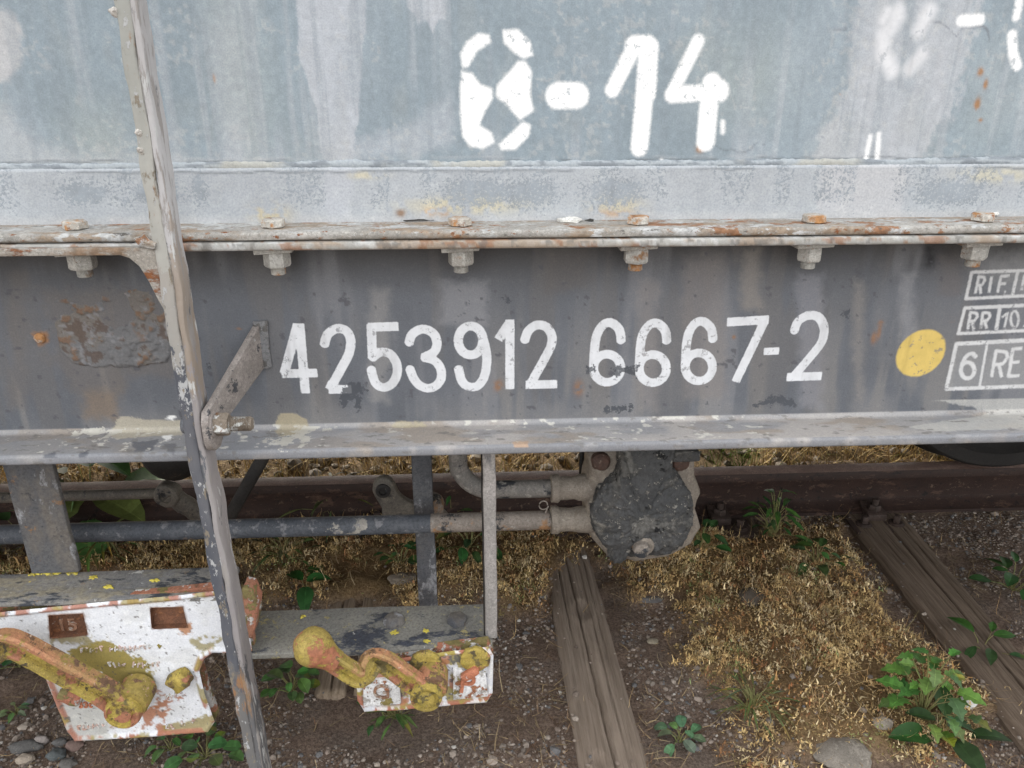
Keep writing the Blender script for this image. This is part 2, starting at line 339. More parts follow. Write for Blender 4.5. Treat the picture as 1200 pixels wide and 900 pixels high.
for q in ((270, 40, 30, 90), (290, 130, 40, 60), (110, 160, 45, 50), (1170, 110, 40, 60), (880, 90, 70, 60)):
    c = mixc(c, (.36, .385, .35), .38*blob(*q)*(.5+n2))
c = mixc(c, (.33, .375, .41), .45*sm(.45, .75, fbm(x, z, 7, 5, seed=21)))
pale = (.44, .455, .485)
c = mixc(c, pale, .80*region([(343, -60), (350, 60), (371, 130), (378, 190), (385, 262), (411, 262), (413, 190), (424, 90), (432, -60)], .002, .010))
c = mixc(c, (.46, .45, .45), .8*region([(-80, -20), (8, 14), (22, 30), (26, 70), (12, 96), (-80, 110)], .006, .02))
c = mixc(c, pale, .85*region([(470, -50), (478, 8), (490, 27), (500, 24), (507, 38), (513, 22), (523, 24), (528, -50)], .002, .008))
c = mixc(c, (.43, .44, .46), .78*region([(1000, -60), (996, 40), (988, 110), (966, 150), (957, 190), (958, 262), (1052, 262), (1072, 192), (1108, 135), (1138, 60), (1150, -60)], .010, .05)*(.6+.8*fbm(x, z, 40, 10, seed=31)))
c = mixc(c, (.42, .44, .47), .55*region([(395, 190), (455, 186), (505, 178), (535, 166), (530, 110), (470, 150), (400, 165)], .012, .02))
c = mixc(c, (.45, .455, .46), .55*region([(-60, 195), (-60, 120), (10, 130), (40, 165), (120, 186), (330, 192), (400, 192), (400, 196)], .02, .04))
c = mixc(c, (.40, .42, .45), .45*sm(.56, .7, fbm(x, z, 30, 4, seed=41))*sm(1.35, 1.26, z))
c = mixc(c, (.22, .26, .285), .35*sm(.5, .75, fbm(x, z, 24, 5, seed=45))*sm(1.25, 1.4, z))
c = mixc(c, (.34, .34, .31), .18*sm(.58, .78, fbm(x, z, 20, 7, seed=49)))
for q in ((1149, 84, 3, 4), (1155, 99, 2, 5), (1145, 123, 3, 7), (1149, 141, 2, 2), (251, 92, 1.5, 4), (820, 174, 4, 4), (985, 110, 1, 1)):
    m = np.clip(blob(q[0], q[1], q[2]*1.1, q[3]*1.1)*1.5, 0, 1); c = mixc(c, (.33, .18, .09), m*sm(.3, .55, n3))
c = mixc(c, (.44, .44, .43), .35*sm(.62, .68, fbm(x, z, 120, 120, o=2, seed=61))*sm(.5, .6, n2))
# scratch lines and thin dark runs
def sk(P, r): return np.clip(sd_stroke(x, z, XZ(P), r, False), -.05, .2)
for P, r, col, op in (([(838, 170), (848, 176), (858, 175), (868, 179), (880, 175), (886, 168), (897, 170)], .0016, (.13, .15, .17), .8), ([(1066, 45), (1077, 44), (1086, 30), (1090, 25), (1100, 26), (1108, 30), (1121, 42), (1126, 34), (1140, 32), (1156, 33), (1160, 52)], .0016, (.13, .14, .16), .9),
                      ([(963, 160), (972, 164), (985, 158)], .0014, (.15, .17, .19), .8), ([(435, 95), (438, 118), (452, 133), (468, 128), (478, 120)], .0012, (.16, .18, .2), .6), ([(977, 34), (992, 34)], .0016, (.15, .17, .2), .8),
                      ([(1123, 130), (1137, 80)], .004, (.40, .42, .46), .4), ([(255, 80), (245, 180)], .004, (.34, .36, .36), .3)):
    d = sd_stroke(x, z, XZ(smooth_path(P)), r*.55, False)+.004*(n3-.5); c = mixc(c, col, .7*op*sm(.0012, -.0008, d))
c = mixc(c, (.42, .435, .455), .38*sm(.55, .72, fbm(x, z, 60, 2.2, seed=81))*sm(.4, .6, n1)); c = mixc(c, (.215, .25, .275), .32*sm(.56, .70, fbm(x, z, 80, 2.6, seed=85)))
c *= (1+.22*(fbm(x, z, 150, o=2, seed=91)-.5))[:, None]
wl = z-zt2-.0075-.006*(fbm(x, x*0, 30, o=4, seed=93)-.5); c = mixc(c, (.13, .145, .155), .75*np.exp(-(wl/.0016)**2)*sm(.42, .55, fbm(x, x*0, 12, seed=94))); c = mixc(c, (.44, .45, .46), .3*np.exp(-((wl-.003)/.002)**2)*sm(.45, .6, fbm(x, x*0, 16, seed=95)))  # dark line above the weld, with a highlight line painted along it
wall_paint = c
spray = np.full(len(x), .2); faint = np.full(len(x), .2)
def z2(P): return [(400+a/3, b/3) for a, b in P]
for P in ([(520, 120), (528, 150), (480, 180), (448, 235), (425, 240), (417, 190), (440, 145), (480, 115)], [(565, 105), (620, 100), (665, 145), (675, 195), (640, 208), (605, 185), (570, 150)],
          [(422, 250), (460, 255), (490, 295), (530, 310), (535, 345), (505, 395), (488, 440), (530, 465), (540, 500), (500, 525), (450, 515), (425, 480), (416, 400), (416, 300)],
          [(620, 212), (650, 215), (670, 250), (665, 330), (678, 390), (627, 424), (580, 370), (542, 340), (546, 300), (590, 250)], [(606, 455), (640, 425), (668, 440), (660, 480), (612, 528), (562, 528), (552, 508)]):
    spray = np.minimum(spray, sd_poly(x, z, XZ(z2(P)))+.0008)
k1 = .0016
for P, r in ((z2([(762, 336), (826, 336)]), 12), (z2([(953, 315), (1028, 168)]), 7), (z2([(1030, 162), (1075, 160)]), 9), (z2([(1078, 165), (1066, 330), (1048, 518)]), 8.5), (z2([(1085, 165), (1076, 330)]), 8),
             ([(818, 48), (789, 106)], 6), ([(788, 111), (842, 107)], 7.5), ([(834, 97), (830, 130), (827, 166)], 9), ([(839, 106), (841, 107)], 11),
             ([(1127, 24), (1148, 23)], 5), ([(1197, -12), (1191, 20)], 3.5), ([(1186, 41), (1187, 62), (1192, 77)], 4.5), ([(1020, 160), (1015, 186)], 2), ([(1030, 157), (1027, 198)], 2), ([(775, 188), (777, 216)], 1.6), ([(847, 143), (847, 155)], 2)):
    spray = np.minimum(spray, sd_stroke(x, z, XZ(P), r*k1, False))
for P, r in (([(1052, 14), (1046, 28), (1036, 42), (1035, 62), (1045, 82)], 7), ([(1090, 12), (1080, 30), (1077, 36)], 6), ([(1066, 82), (1080, 64)], 6), ([(1055, 20), (1042, 14), (1036, 24)], 5)):
    faint = np.minimum(faint, sd_stroke(x, z, XZ(P), r*k1, False))
spray = np.clip(spray, -.05, .2)
mwall = painted('body_wall_paint', [('faint', (.66, .66, .67), .009, .006, 60, .85), ('spray', (.86, .855, .845), .0040, .008, 260, 1)])
yy = .0012*(fbm(x, z, 5, seed=71)-.5)
o = np_mesh('body_wall', np.c_[x, yy, z], grid_faces(len(xs), len(zs))[:, ::-1], mwall, WAG, [('paint', wall_paint), ('spray', spray), ('faint', faint)])
WALL = o

# ---- doubler strip welded along the foot of the wall
zs = np.arange(ZT+.0006, zt2, STEP*1.1); GX, GZ = np.meshgrid(xs, zs, indexing='ij'); x = GX.ravel(); z = GZ.ravel()
n2 = fbm(x, z, 14, seed=102); n3 = fbm(x, z, 90, o=4, seed=103); st = fbm(x, z, 28, 4, seed=104); st2 = fbm(x, z, 110, 14, o=3, seed=105)
c = np.tile(np.array([.38, .40, .42]), (len(x), 1)); c *= (1+.2*(n2-.5)+.16*(st-.5))[:, None]
blue = sm(.50, .60, st+.35*(n2-.5))*sm(.42, .60, n3+.2*(st2-.5))
flk = .55*sm(.44, .62, st+.30*(n2-.5))*sm(ZT+.010, ZT+.035, z)
for q in ((100, 225, 36, 16), (185, 225, 36, 14), (235, 222, 10, 20), (620, 225, 40, 20), (720, 225, 40, 20), (1110, 225, 50, 18), (560, 225, 50, 20)):
    flk = np.maximum(flk, .85*np.clip(1.3*blob(*q), 0, 1))
c = mixc(c, (.45, .45, .46), .8*region([(960, 180), (958, 275), (1052, 275), (1068, 180)], .01, .03))
c = mixc(c, pale, .6*region([(380, 180), (384, 275), (411, 275), (412, 180)], .006, .02))
c = mixc(c, (.46, .46, .46), .6*sm(ZT+.018, ZT+.004, z+.008*(st2-.5)))
for q, col in (((505, 246, 7, 5), (.50, .25, .09)), ((521, 246, 6, 6), (.36, .16, .07)), ((720, 247, 16, 5), (.42, .20, .09)), ((545, 240, 60, 10), (.50, .46, .35)), ((318, 250, 20, 10), (.48, .42, .3)), ((470, 249, 5, 4), (.25, .17, .12)), ((1165, 205, 40, 8), (.48, .46, .38)), ((430, 205, 20, 4), (.48, .45, .36)), ((722, 240, 26, 10), (.48, .44, .34))):
    c = mixc(c, col, np.clip(1.4*blob(*q), 0, 1)*sm(.34, .55, n3))
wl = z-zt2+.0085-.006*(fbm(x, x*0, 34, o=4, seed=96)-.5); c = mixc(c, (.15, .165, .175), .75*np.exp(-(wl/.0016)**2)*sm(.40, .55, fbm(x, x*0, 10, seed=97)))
yy = -.006+.0010*(fbm(x, z, 50, seed=106)-.5); yy[z > zs[-1]-.001] = -.002
np_mesh('doubler_strip', np.c_[x, yy, z], grid_faces(len(xs), len(zs))[:, ::-1], painted('doubler_paint', [('flake', (.24, .27, .295), .0022, .09, 240, .8), ('smear', (.30, .335, .37), .004, .05, 40, .5)], 300, .6, .5), WALL, [('paint', c), ('flake', .02*(.62-flk)), ('smear', .02*(.75-flk))])
# weld bead, knobbly, along the top of the strip
xb = np.arange(X0, X1, .012); xb = np.concatenate([xb[(xb < XF0)][::8], np.arange(XF0, XF1, .0028), xb[xb > XF1][::8]])
vs = []; K = 8
rb = .0042+.0022*(fbm(xb, xb*0, 55, o=3, seed=201)-.5)+.0012*(fbm(xb, xb*0, 160, o=2, seed=203)-.5)+.0008*np.abs(np.sin(xb*230+5*fbm(xb, xb*0, 12, seed=207)))
zc = zt2+.005*(fbm(xb, xb*0, 6, o=3, seed=202)-.5)
for k in range(K):
    a = -math.pi/2+math.pi*k/(K-1)*1.0
    vs.append(np.c_[xb, .001-rb*.9*np.cos(a), zc+rb*1.5*np.sin(a)])
vs = np.stack(vs, 1).reshape(-1, 3)
c = np.tile(np.array([.33, .36, .38]), (len(vs), 1)); nn = fbm(vs[:, 0], vs[:, 2], 35, 200, seed=205)
c = mixc(c, (.17, .19, .21), sm(.50, .60, nn)*.8); c = mixc(c, (.40, .385, .33), sm(.58, .7, fbm(vs[:, 0], vs[:, 2], 9, seed=206))*.7)
np_mesh('weld_bead', vs, grid_faces(len(xb), K)[:, ::-1], painted('weld_paint', [], 300, .6, .6), WALL, [('paint', c)])

# ---- body flange (upper of the two stacked plates)
def lip(name, z0, z1, y0, mat, parent, seed, wav=.0012):
    prof = [(0.004, z0), (y0+.004, z0), (y0+.001, z0+.0015), (y0, z0+.004), (y0, z1-.004), (y0+.0012, z1-.0015), (y0+.004, z1), (y0+.04, z1+.0004), (0.004, z1+.0008)]
    X = np.concatenate([[X0, -2, -1.5], np.arange(-1.1, 1.3, .006), [1.6, 2.2, X1]]); vs = []
    for i, (a, b) in enumerate(prof):
        e = wav*2*(fbm(X, X*0+i*.13, 14, o=4, seed=seed)-.5) if a < -.05 else 0*X
        vs.append(np.c_[X, a+e, b+.6*e])
    return np_mesh(name, np.stack(vs, 1).reshape(-1, 3), grid_faces(len(X), len(prof)), mat, parent, ang=50)
lip('body_flange', ZL+.0012, ZT, YF+.002, 'flange', WAG, 301)

# ---- sole bar: channel swept along the wagon
prof = [(YF-.0005, ZL-.0008)]
prof = [(.010, ZL-.0008), (YF+.004, ZL-.0008), (YF+.001, ZL-.002), (YF, ZL-.004), (YF, ZU+.004), (YF+.001, ZU+.001), (YF+.004, ZU), (-.05, ZU-.001), (-.018, ZU-.002)]
for a in np.linspace(90, 0, 7): prof.append((-.016+.016*math.cos(R(a)), ZU-.018+.016*math.sin(R(a))))
for zz in np.arange(ZU-.021, ZW+.009, -STEP): prof.append((0, zz))
for a in np.linspace(0, -90, 8): prof.append((-.009+.009*math.cos(R(a)), ZW+.009+.009*math.sin(R(a))))
for yv in np.arange(-.0110, YF+.007, -STEP): prof.append((yv, ZW))
for a in np.linspace(90, 180, 5): prof.append((YF+.006+.006*math.cos(R(a)), ZW-.006+.006*math.sin(R(a))))
prof += [(YF, ZW-.009), (YF, ZB+.004), (YF+.001, ZB+.001), (YF+.004, ZB), (-.04, ZB), (.012, ZB), (.012, .95), (.012, ZL-.0008)]
prof = np.array(prof); seg = np.r_[0, np.cumsum(np.hypot(*np.diff(prof, axis=0).T))]
GX, GI = np.meshgrid(xs, np.arange(len(prof)), indexing='ij'); x = GX.ravel(); pi = GI.ravel(); y = prof[pi, 0]; z = prof[pi, 1]; s = seg[pi]
web = (y > -.0089) & (z > ZW+.0005) & (z < ZU) & (y < .005)
low = (z < ZW+.0085) & (y < .004); front_low = low & (y < YF+.004)
n1 = fbm(x, s, 3, seed=401); n2 = fbm(x, s, 14, seed=402); n3 = fbm(x, s, 80, o=4, seed=403); st = fbm(x, s, 24, 3, seed=404); st2 = fbm(x, s, 70, 6, seed=405)
c = np.tile(np.array([.115, .122, .137]), (len(x), 1)); c *= (1+.25*(n1-.5)+.3*(n2-.5)+.18*(st-.5))[:, None]
c = mixc(c, (.060, .057, .055), .85*sm(.115, .0, ZU-z)*sm(.25, .6, st+.3*n2)*(web))                   # shade under the flange, deepened in the paint colour
c = mixc(c, (.20, .19, .18), .6*sm(.52, .68, st)*sm(.30, .05, z-ZW))
c = mixc(c, (.205, .205, .215), .5*sm(.58, .68, fbm(x, s, 12, 2, seed=411)))
c = mixc(c, (.13, .122, .118), .45*sm(.55, .66, fbm(x, s, 18, 2.5, seed=412)))
c = mixc(c, (.19, .182, .178), .6*sm(.07, .0, z-ZW)*sm(.35, .65, n2)*web)
# streaks seen below the bolts, rusty run under the pad
def rect(px0, py0, px1, py1, col, op, soft=.012, wob=.02):
    global c
    m = region([(px0, py0), (px1, py0), (px1, py1), (px0, py1)], soft, wob)*op; c = mixc(c, col, m*web)
for q in ((515, 330, 570, 380, (.24, .24, .25), .6), (435, 340, 455, 470, (.27, .26, .25), .5), (800, 300, 850, 470, (.20, .18, .17), .5), (870, 290, 890, 360, (.22, .20, .18), .7), (935, 320, 965, 480, (.24, .24, .26), .5),
          (1055, 320, 1072, 400, (.27, .27, .28), .5), (1085, 288, 1095, 312, (.012, .013, .018), .95), (1100, 300, 1125, 345, (.13, .12, .12), .7), (750, 330, 770, 480, (.22, .20, .19), .5), (640, 290, 690, 340, (.11, .10, .095), .6),
          (10, 320, 30, 480, (.15, .13, .115), .4), (100, 460, 135, 490, (.22, .15, .09), .5), (1000, 330, 1012, 470, (.24, .22, .2), .5)):
    rect(*q)
c = mixc(c, (.155, .125, .10), .35*region([(50, 340), (200, 335), (200, 440), (150, 440), (125, 500), (105, 500), (60, 420)], .02, .05)*web)
c = mixc(c, (.30, .15, .065), .9*region([(38, 392), (55, 388), (58, 402), (46, 406)], .004, .01)*web)
for q in ((1032, 379, 3, 3), (1024, 396, 3, 6), (1030, 390, 2, 8), (712, 449, 4, 3), (678, 455, 5, 8), (584, 452, 5, 6), (1116, 375, 3, 2), (280, 385, 3, 1), (860, 395, 2, 2), (945, 372, 2, 2)):
    m = np.clip(1.4*blob(*q), 0, 1); c = mixc(c, (.24, .125, .065), .8*m*web*sm(.3, .5, n3))
dk = (.055, .06, .07)
chips = [[(405, 453), (412, 449), (426, 450), (428, 458), (421, 463), (423, 478), (418, 480), (416, 465), (408, 470), (403, 478), (398, 468)], [(716, 432), (748, 428), (744, 440), (735, 436), (722, 440)], [(688, 430), (697, 430), (696, 436), (690, 437)],
         [(885, 476), (900, 466), (915, 463), (930, 470), (932, 477), (915, 472), (900, 474)], [(706, 478), (740, 476), (738, 481), (710, 482)], [(988, 365), (994, 364), (994, 371), (988, 370)], [(243, 428), (246, 430), (243, 432)], [(590, 350), (596, 351), (594, 354)]]
chip = np.full(len(x), .2)
for P in chips: chip = np.minimum(chip, sd_poly(x, z, XZ(P)))
chip = np.where(web, np.clip(chip-.0012, -.05, .2), .2)
c = mixc(c, (.08, .08, .09), .8*sm(.765, .79, fbm(x, s, 80, o=3, seed=421))*web)
# dusty boxes ground, at the right
c = mixc(c, (.27, .27, .27), .65*region([(1120, 402), (1300, 394), (1300, 452), (1108, 456)], .004, .01)*web)
c = mixc(c, (.30, .30, .30), .5*region([(1140, 300), (1300, 290), (1300, 345), (1180, 348)], .03, .04)*web)
# ---- foot flange: dust, pale peeling patches
lo = low.astype(float); cream_d = np.full(len(x), .2)
cb = np.tile(np.array([.31, .30, .295]), (len(x), 1)); cb *= (1+.3*(n1-.5)+.22*(n2-.5))[:, None]
cb = mixc(cb, (.40, .37, .345), sm(.38, .62, fbm(x, s, 5, 9, seed=431))*sm(-.5, .5, x+.3)*.8)
cb = mixc(cb, (.27, .22, .17), .6*sm(.52, .66, fbm(x, s, 12, 30, seed=432)))
cb = mixc(cb, (.23, .235, .25), .6*sm(.52, .66, fbm(x, s, 8, 20, seed=433)))
cb = mixc(cb, (.195, .20, .215), .85*(y < YF+.005)*sm(.25, .5, fbm(x, s, 20, seed=434)))
cb = mixc(cb, (.225, .23, .245), .65*sm(.0, -.45, x)*sm(.3, .6, n2))
c = c*(1-lo[:, None])+cb*lo[:, None]
fl = np.abs(np.gradient(prof[:, 0]))[pi] > 0
def flr(P, col, op, soft=.0015, wob=.012, sc=70):
    """patch on the foot flange, its outline given on the flange's upper face"""
    global c, cream_d
    Q = []
    for a, b in P:
        p = on_z(a, b, ZW); Q.append((float(p[0]), float(p[1])))
    d = sd_poly(x, y-(np.maximum(z-ZW, 0)), Q)+wob*(fbm(x, s, sc, seed=441)-.5)+wob*.6*(fbm(x, s, sc*4, seed=444)-.5)
    if col is cream:
        dd = sd_poly(x, y-(np.maximum(z-ZW, 0)), Q); cream_d = np.where((z < ZW+.002+.022*(fbm(x, s, 40, seed=447)-.3)) & (z > ZW-.004) & (y < .003), np.minimum(cream_d, np.clip(dd+.005, -.05, .2)), cream_d); return
    c = mixc(c, col, op*sm(soft, -soft, d)*(z < ZW+.03)*(z > ZW-.004)*(y < .003))
cream = (.60, .58, .52)
for P, col, op in (([(88, 504), (150, 501), (150, 508), (128, 514), (90, 510)], cream, .9), ([(128, 504), (215, 499), (212, 510), (160, 512), (135, 516)], (.42, .38, .30), .8), ([(135, 505), (160, 502), (158, 510), (140, 513)], cream, .9),
                   ([(318, 512), (345, 500), (396, 492), (390, 500), (365, 506), (370, 514), (352, 524), (346, 518), (330, 524), (320, 520)], cream, .95), ([(300, 497), (318, 495), (316, 501), (302, 501)], cream, .9), ([(320, 505), (360, 496), (360, 506), (330, 512)], (.36, .31, .21), .8),
                   ([(440, 493), (512, 488), (500, 500), (470, 502), (450, 500)], (.38, .33, .22), .7), ([(478, 492), (508, 489), (495, 499), (480, 498)], (.55, .50, .36), .8), ([(585, 487), (600, 485), (600, 494), (590, 496)], (.52, .47, .34), .9), ([(646, 487), (690, 484), (690, 488), (648, 490)], cream, .95), ([(708, 484), (722, 482), (722, 486), (710, 487)], cream, .9),
                   ([(155, 518), (185, 515), (178, 528), (158, 530)], (.10, .105, .12), .8), ([(190, 520), (207, 520), (204, 533), (196, 528)], (.12, .12, .13), .7), ([(52, 533), (64, 530), (62, 537), (54, 538)], (.10, .105, .12), .8), ([(84, 536), (106, 526), (104, 530), (90, 538)], (.08, .085, .1), .8), ([(190, 511), (201, 510), (202, 516), (194, 518)], (.75, .74, .72), 1),
                   ([(600, 518), (620, 517), (620, 525), (602, 525)], (.42, .28, .18), .8), ([(885, 476), (935, 471), (935, 482), (890, 486)], (.30, .26, .20), .7), ([(1060, 500), (1200, 480), (1250, 478), (1250, 500), (1100, 506)], (.47, .46, .43), .6)):
    flr(P, col, op, wob=.010)
c = mixc(c, (.55, .53, .48), .9*sm(.70, .72, fbm(x, s, 60, 80, seed=451))*lo*(y > YF+.01)*sm(.5, .6, fbm(x, s, 5, seed=453)))
c = mixc(c, (.16, .15, .14), .7*sm(.69, .72, fbm(x, s, 50, 130, seed=452))*lo)
# lips of the top flange
tl = (z > ZU-.003) & (y < .003)
ct = np.tile(np.array([.34, .33, .305]), (len(x), 1)); ct *= (1+.3*(n2-.5))[:, None]
ct = mixc(ct, (.50, .50, .49), .7*sm(.5, .65, n3)); ct = mixc(ct, (.30, .225, .16), .75*sm(.5, .62, fbm(x, s, 16, 40, seed=461))); ct = mixc(ct, (.25, .125, .065), .75*sm(.60, .66, fbm(x, s, 40, 70, seed=462))); ct = mixc(ct, (.13, .12, .11), .6*sm(.63, .67, fbm(x, s, 70, 90, seed=463)))
c = np.where((tl & (y < YF+.02))[:, None], ct, c)
# markings
D = [[(349, 380), (333, 438)], [(330, 438), (372, 437)], [(351, 379), (358, 461)],
     smooth_path([(380, 405), (384, 392), (395, 385), (406, 388), (411, 399), (409, 414), (402, 428), (390, 450)]), [(390, 448), (386, 456.5)], [(385, 456.5), (412, 456)],
     [(431, 383.5), (467, 382.5)], [(435, 380), (436.5, 420)], smooth_path([(435.5, 420), (445, 413), (456, 414), (464, 424), (465.5, 437), (460, 449), (450, 454), (441, 450), (437, 441), (435, 432)]),
     smooth_path([(479, 403), (483, 392), (493, 386), (503, 387.5), (510, 394), (512, 404), (508, 413), (496, 419)]), smooth_path([(496, 419), (508, 422), (516, 431), (517, 443), (511, 452), (501, 455), (491, 451), (484, 442), (480, 431)]),
     ell(551.5, 399, 14.5, 17), smooth_path([(566, 396), (570.5, 418), (568, 440), (560, 452), (549, 453), (541, 446), (537, 430)]),
     [(584, 398), (596.5, 379)], [(597.5, 374.5), (597.5, 456)],
     smooth_path([(614.5, 400), (619, 388), (629, 381), (640, 383), (646.5, 393), (646, 404), (640, 417), (621, 451)]), [(616, 451), (653, 450)]]
for dx, dy in ((0, 0), (53.5, .5), (107.5, -1.5)):
    D.append([(a+dx, b+dy) for a, b in ell(711.5, 431.5, 16, 16.5)]); D.append(smooth_path([(a+dx, b+dy) for a, b in [(728, 401), (726, 387), (717, 378.5), (708, 380), (700.5, 390), (697, 405), (695.5, 431)]]))
D += [[(852, 377.5), (901, 374.5)], [(896, 376), (862, 447.5)], smooth_path([(930.5, 389), (935, 377), (946, 370), (958, 371), (965, 381), (965, 394), (958, 408), (930, 441)]), [(922, 442), (963, 440.5)]]
white = np.full(len(x), .2); kk = .00146
okm = web & (x > XF0) & (x < XF1); xw, zw = x[okm], z[okm]; dw = np.full(xw.shape, .2)
for P in D: dw = np.minimum(dw, sd_stroke(xw, zw, XZ(P), 5.4*kk))
dw = np.minimum(dw, sd_stroke(xw, zw, XZ([(895, 412), (913, 411)]), 4.6*kk))
white[okm] = np.clip(dw, -.05, .2)
SM = [([(1139, 318), (1132, 350), (1212, 346)], 1.9), ([(1139, 319), (1290, 314)], 1.9), ([(1193, 317), (1186, 348)], 1.9), ([(1131, 360), (1123, 391), (1290, 383)], 2), ([(1130, 361), (1290, 354)], 2.2), ([(1172, 359), (1167, 389)], 2.2),
      ([(1121, 402), (1109, 456), (1290, 449)], 2.4), ([(1120, 403), (1290, 394)], 2.6), ([(1157, 402), (1148, 453)], 1.5)]
def R_(x0, y0, h, wd, sl): return [[(x0, y0), (x0+sl*h, y0-h), (x0+sl*h+wd*.8, y0-h*.95), (x0+sl*h*.75+wd, y0-h*.75), (x0+sl*h*.5+wd*.7, y0-h*.5), (x0+sl*h*.5, y0-h*.47)], [(x0+sl*h*.5+wd*.4, y0-h*.47), (x0+wd*.8, y0)]]
for P in R_(1143, 344, 20, 8, .2)+[[(1159, 343), (1162, 324)]]+[[(1169, 343), (1173, 324), (1183, 323)], [(1171, 333), (1179, 332)]]+[[(1177, 342), (1178.5, 342)]]+[[(1197, 340), (1201, 322)]]: SM.append((P, 1.7))
for P in R_(1134, 386, 20, 9, .16)+R_(1149, 385, 19, 9, .16): SM.append((P, 1.7))
for P in ([(1174, 372), (1181, 366), (1177, 384)], [(a, b) for a, b in ell(1189, 374, 4.5, 9.5, 14)], [(1199, 382), (1200.5, 382)]): SM.append((P, 1.4))
SM += [(ell(1134, 434, 8, 9.5, 18), 2.5), (smooth_path([(1144, 419), (1139, 414), (1132, 418), (1127, 428), (1126, 436)]), 2.5)]
for P in R_(1162, 442, 31, 15, .17): SM.append((P, 2.1))
SM += [([(1198, 408), (1187, 409), (1182, 441), (1195, 440)], 2.1), ([(1185, 425), (1195, 424)], 2.1)]
box = np.full(len(x), .2); db = np.full(xw.shape, .2)
for P, r in SM: db = np.minimum(db, sd_stroke(xw, zw, XZ(P), r*kk))
box[okm] = np.clip(db, -.05, .2)
yel = np.full(len(x), .2); e = XZ([(1079, 414), (1107, 414), (1079, 386)]); 
ax = (xw-e[0][0])/(e[1][0]-e[0][0]); az = (zw-e[0][1])/(e[2][1]-e[0][1]); rr = (np.hypot(ax-.12*az, az+.06*ax)-1)*.04
yel[okm] = np.clip(rr, -.05, .2)
msill = painted('sole_bar_paint', [('cream', (.47, .45, .40), .0012, .17, 48, .9), ('yellow', (.60, .44, .13), .0022, .004, 140, 1), ('white', (.63, .64, .66), .0010, .0028, 160, 1), ('boxes', (.60, .60, .60), .0018, .005, 200, .88), ('chip', (.055, .06, .07), .0008, .055, 110, .88)], 380, .55, .3)
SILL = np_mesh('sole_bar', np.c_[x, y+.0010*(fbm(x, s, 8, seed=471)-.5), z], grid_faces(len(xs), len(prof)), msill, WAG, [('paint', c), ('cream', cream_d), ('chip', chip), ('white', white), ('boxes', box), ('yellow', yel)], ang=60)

# ---- corroded pad on the sole bar
Pp = XZ([(63, 352), (110, 345), (196, 338), (204, 400), (196, 424), (160, 429), (110, 434), (84, 428), (70, 412), (66, 385)], 0)
xg = np.arange(min(p[0] for p in Pp)-.006, max(p[0] for p in Pp)+.006, .0022); zg = np.arange(min(p[1] for p in Pp)-.006, max(p[1] for p in Pp)+.006, .0022)
GX, GZ = np.meshgrid(xg, zg, indexing='ij'); x = GX.ravel(); z = GZ.ravel()
d = sd_poly(x, z, Pp)+.018*(fbm(x, z, 34, o=5, seed=501)-.5); n3 = fbm(x, z, 60, o=5, seed=502); n2 = fbm(x, z, 22, seed=503)
pe = float(on_y(120, 380, 0)[2]); yy = .0022-(.0055*sm(.001, -.004, d)*(.25+.75*sm(pe+.02, pe-.045, z))+.003*sm(.55, .6, n3)*sm(.002, -.006, d)+.004*(n2-.5)*sm(.002, -.006, d))
c = np.tile(np.array([.15, .148, .15]), (len(x), 1)); c *= (1+.4*(n2-.5))[:, None]
c = mixc(c, (.15, .125, .10), sm(.42, .66, n2)*.6); c = mixc(c, (.165, .092, .052), .75*sm(.58, .63, n3)*sm(.42, .52, n2)); c = mixc(c, (.085, .055, .04), sm(.40, .36, n3)*.7); c = mixc(c, (.24, .24, .25), sm(.62, .70, fbm(x, z, 90, seed=505))*.5)
np_mesh('corroded_pad', np.c_[x, yy, z], grid_faces(len(xg), len(zg))[:, ::-1], painted('corroded_pad_paint', [], 300, .8, .7), SILL, [('paint', c)])
p = on_y(47, 396, 0); MB().lathe(p+[0, 0, 0], (0, -1, 0), [(.009, -.003), (.009, .003), (.006, .006), (.002, .007)], 10).rough(.002, 200).build('rivet', 'bolt_head', SILL)

# ---- bolts through the two flanges
heads = [(88, 258), (318, 258), (541, 258), (747, 255), (956, 251), (1152, 249)]
nuts = [(97, 300), (325, 298), (540, 297), (745, 294), (948, 292), (1142, 289)]
BM = None
for i, (a, b) in enumerate(nuts):
    X = float(on_y(a, b+8, -.046)[0])
    m = MB(); ph = .2+i*.37
    m.hexa((X, -.046, ZT+.0008), (0, 0, 1), .0185, .0125, .14, ph)
    m.rough(.0012, 120, 1)
    bo = m.build('bolt', 'bolt_head', WAG, 40)
    wsh = MB(); wsh.prism([(-.03, 0), (.03, 0), (.029, -.006), (-.029, -.009)], lambda u, v, w_: (X+u, -.046+w_, ZU-.001+v), -.022, .022, .001).build('washer', 'nut', bo)
    n_ = MB(); n_.hexa((X, -.046, ZU-.0085), (0, 0, -1), .0205, .024, .10, ph+.3); n_.rough(.0006, 150, 1).build('nut', 'nut', bo, 38)
    t_ = MB(); pr = []
    for k in range(9): pr += [(.0118, .02+.0016*k), (.0105, .0208+.0016*k)]
    t_.lathe((X, -.046, ZU-.011), (0, 0, -1), pr+[(.009, .0345)], 14).build('thread', 'bolt_head' if i % 2 else 'nut', bo, 50)
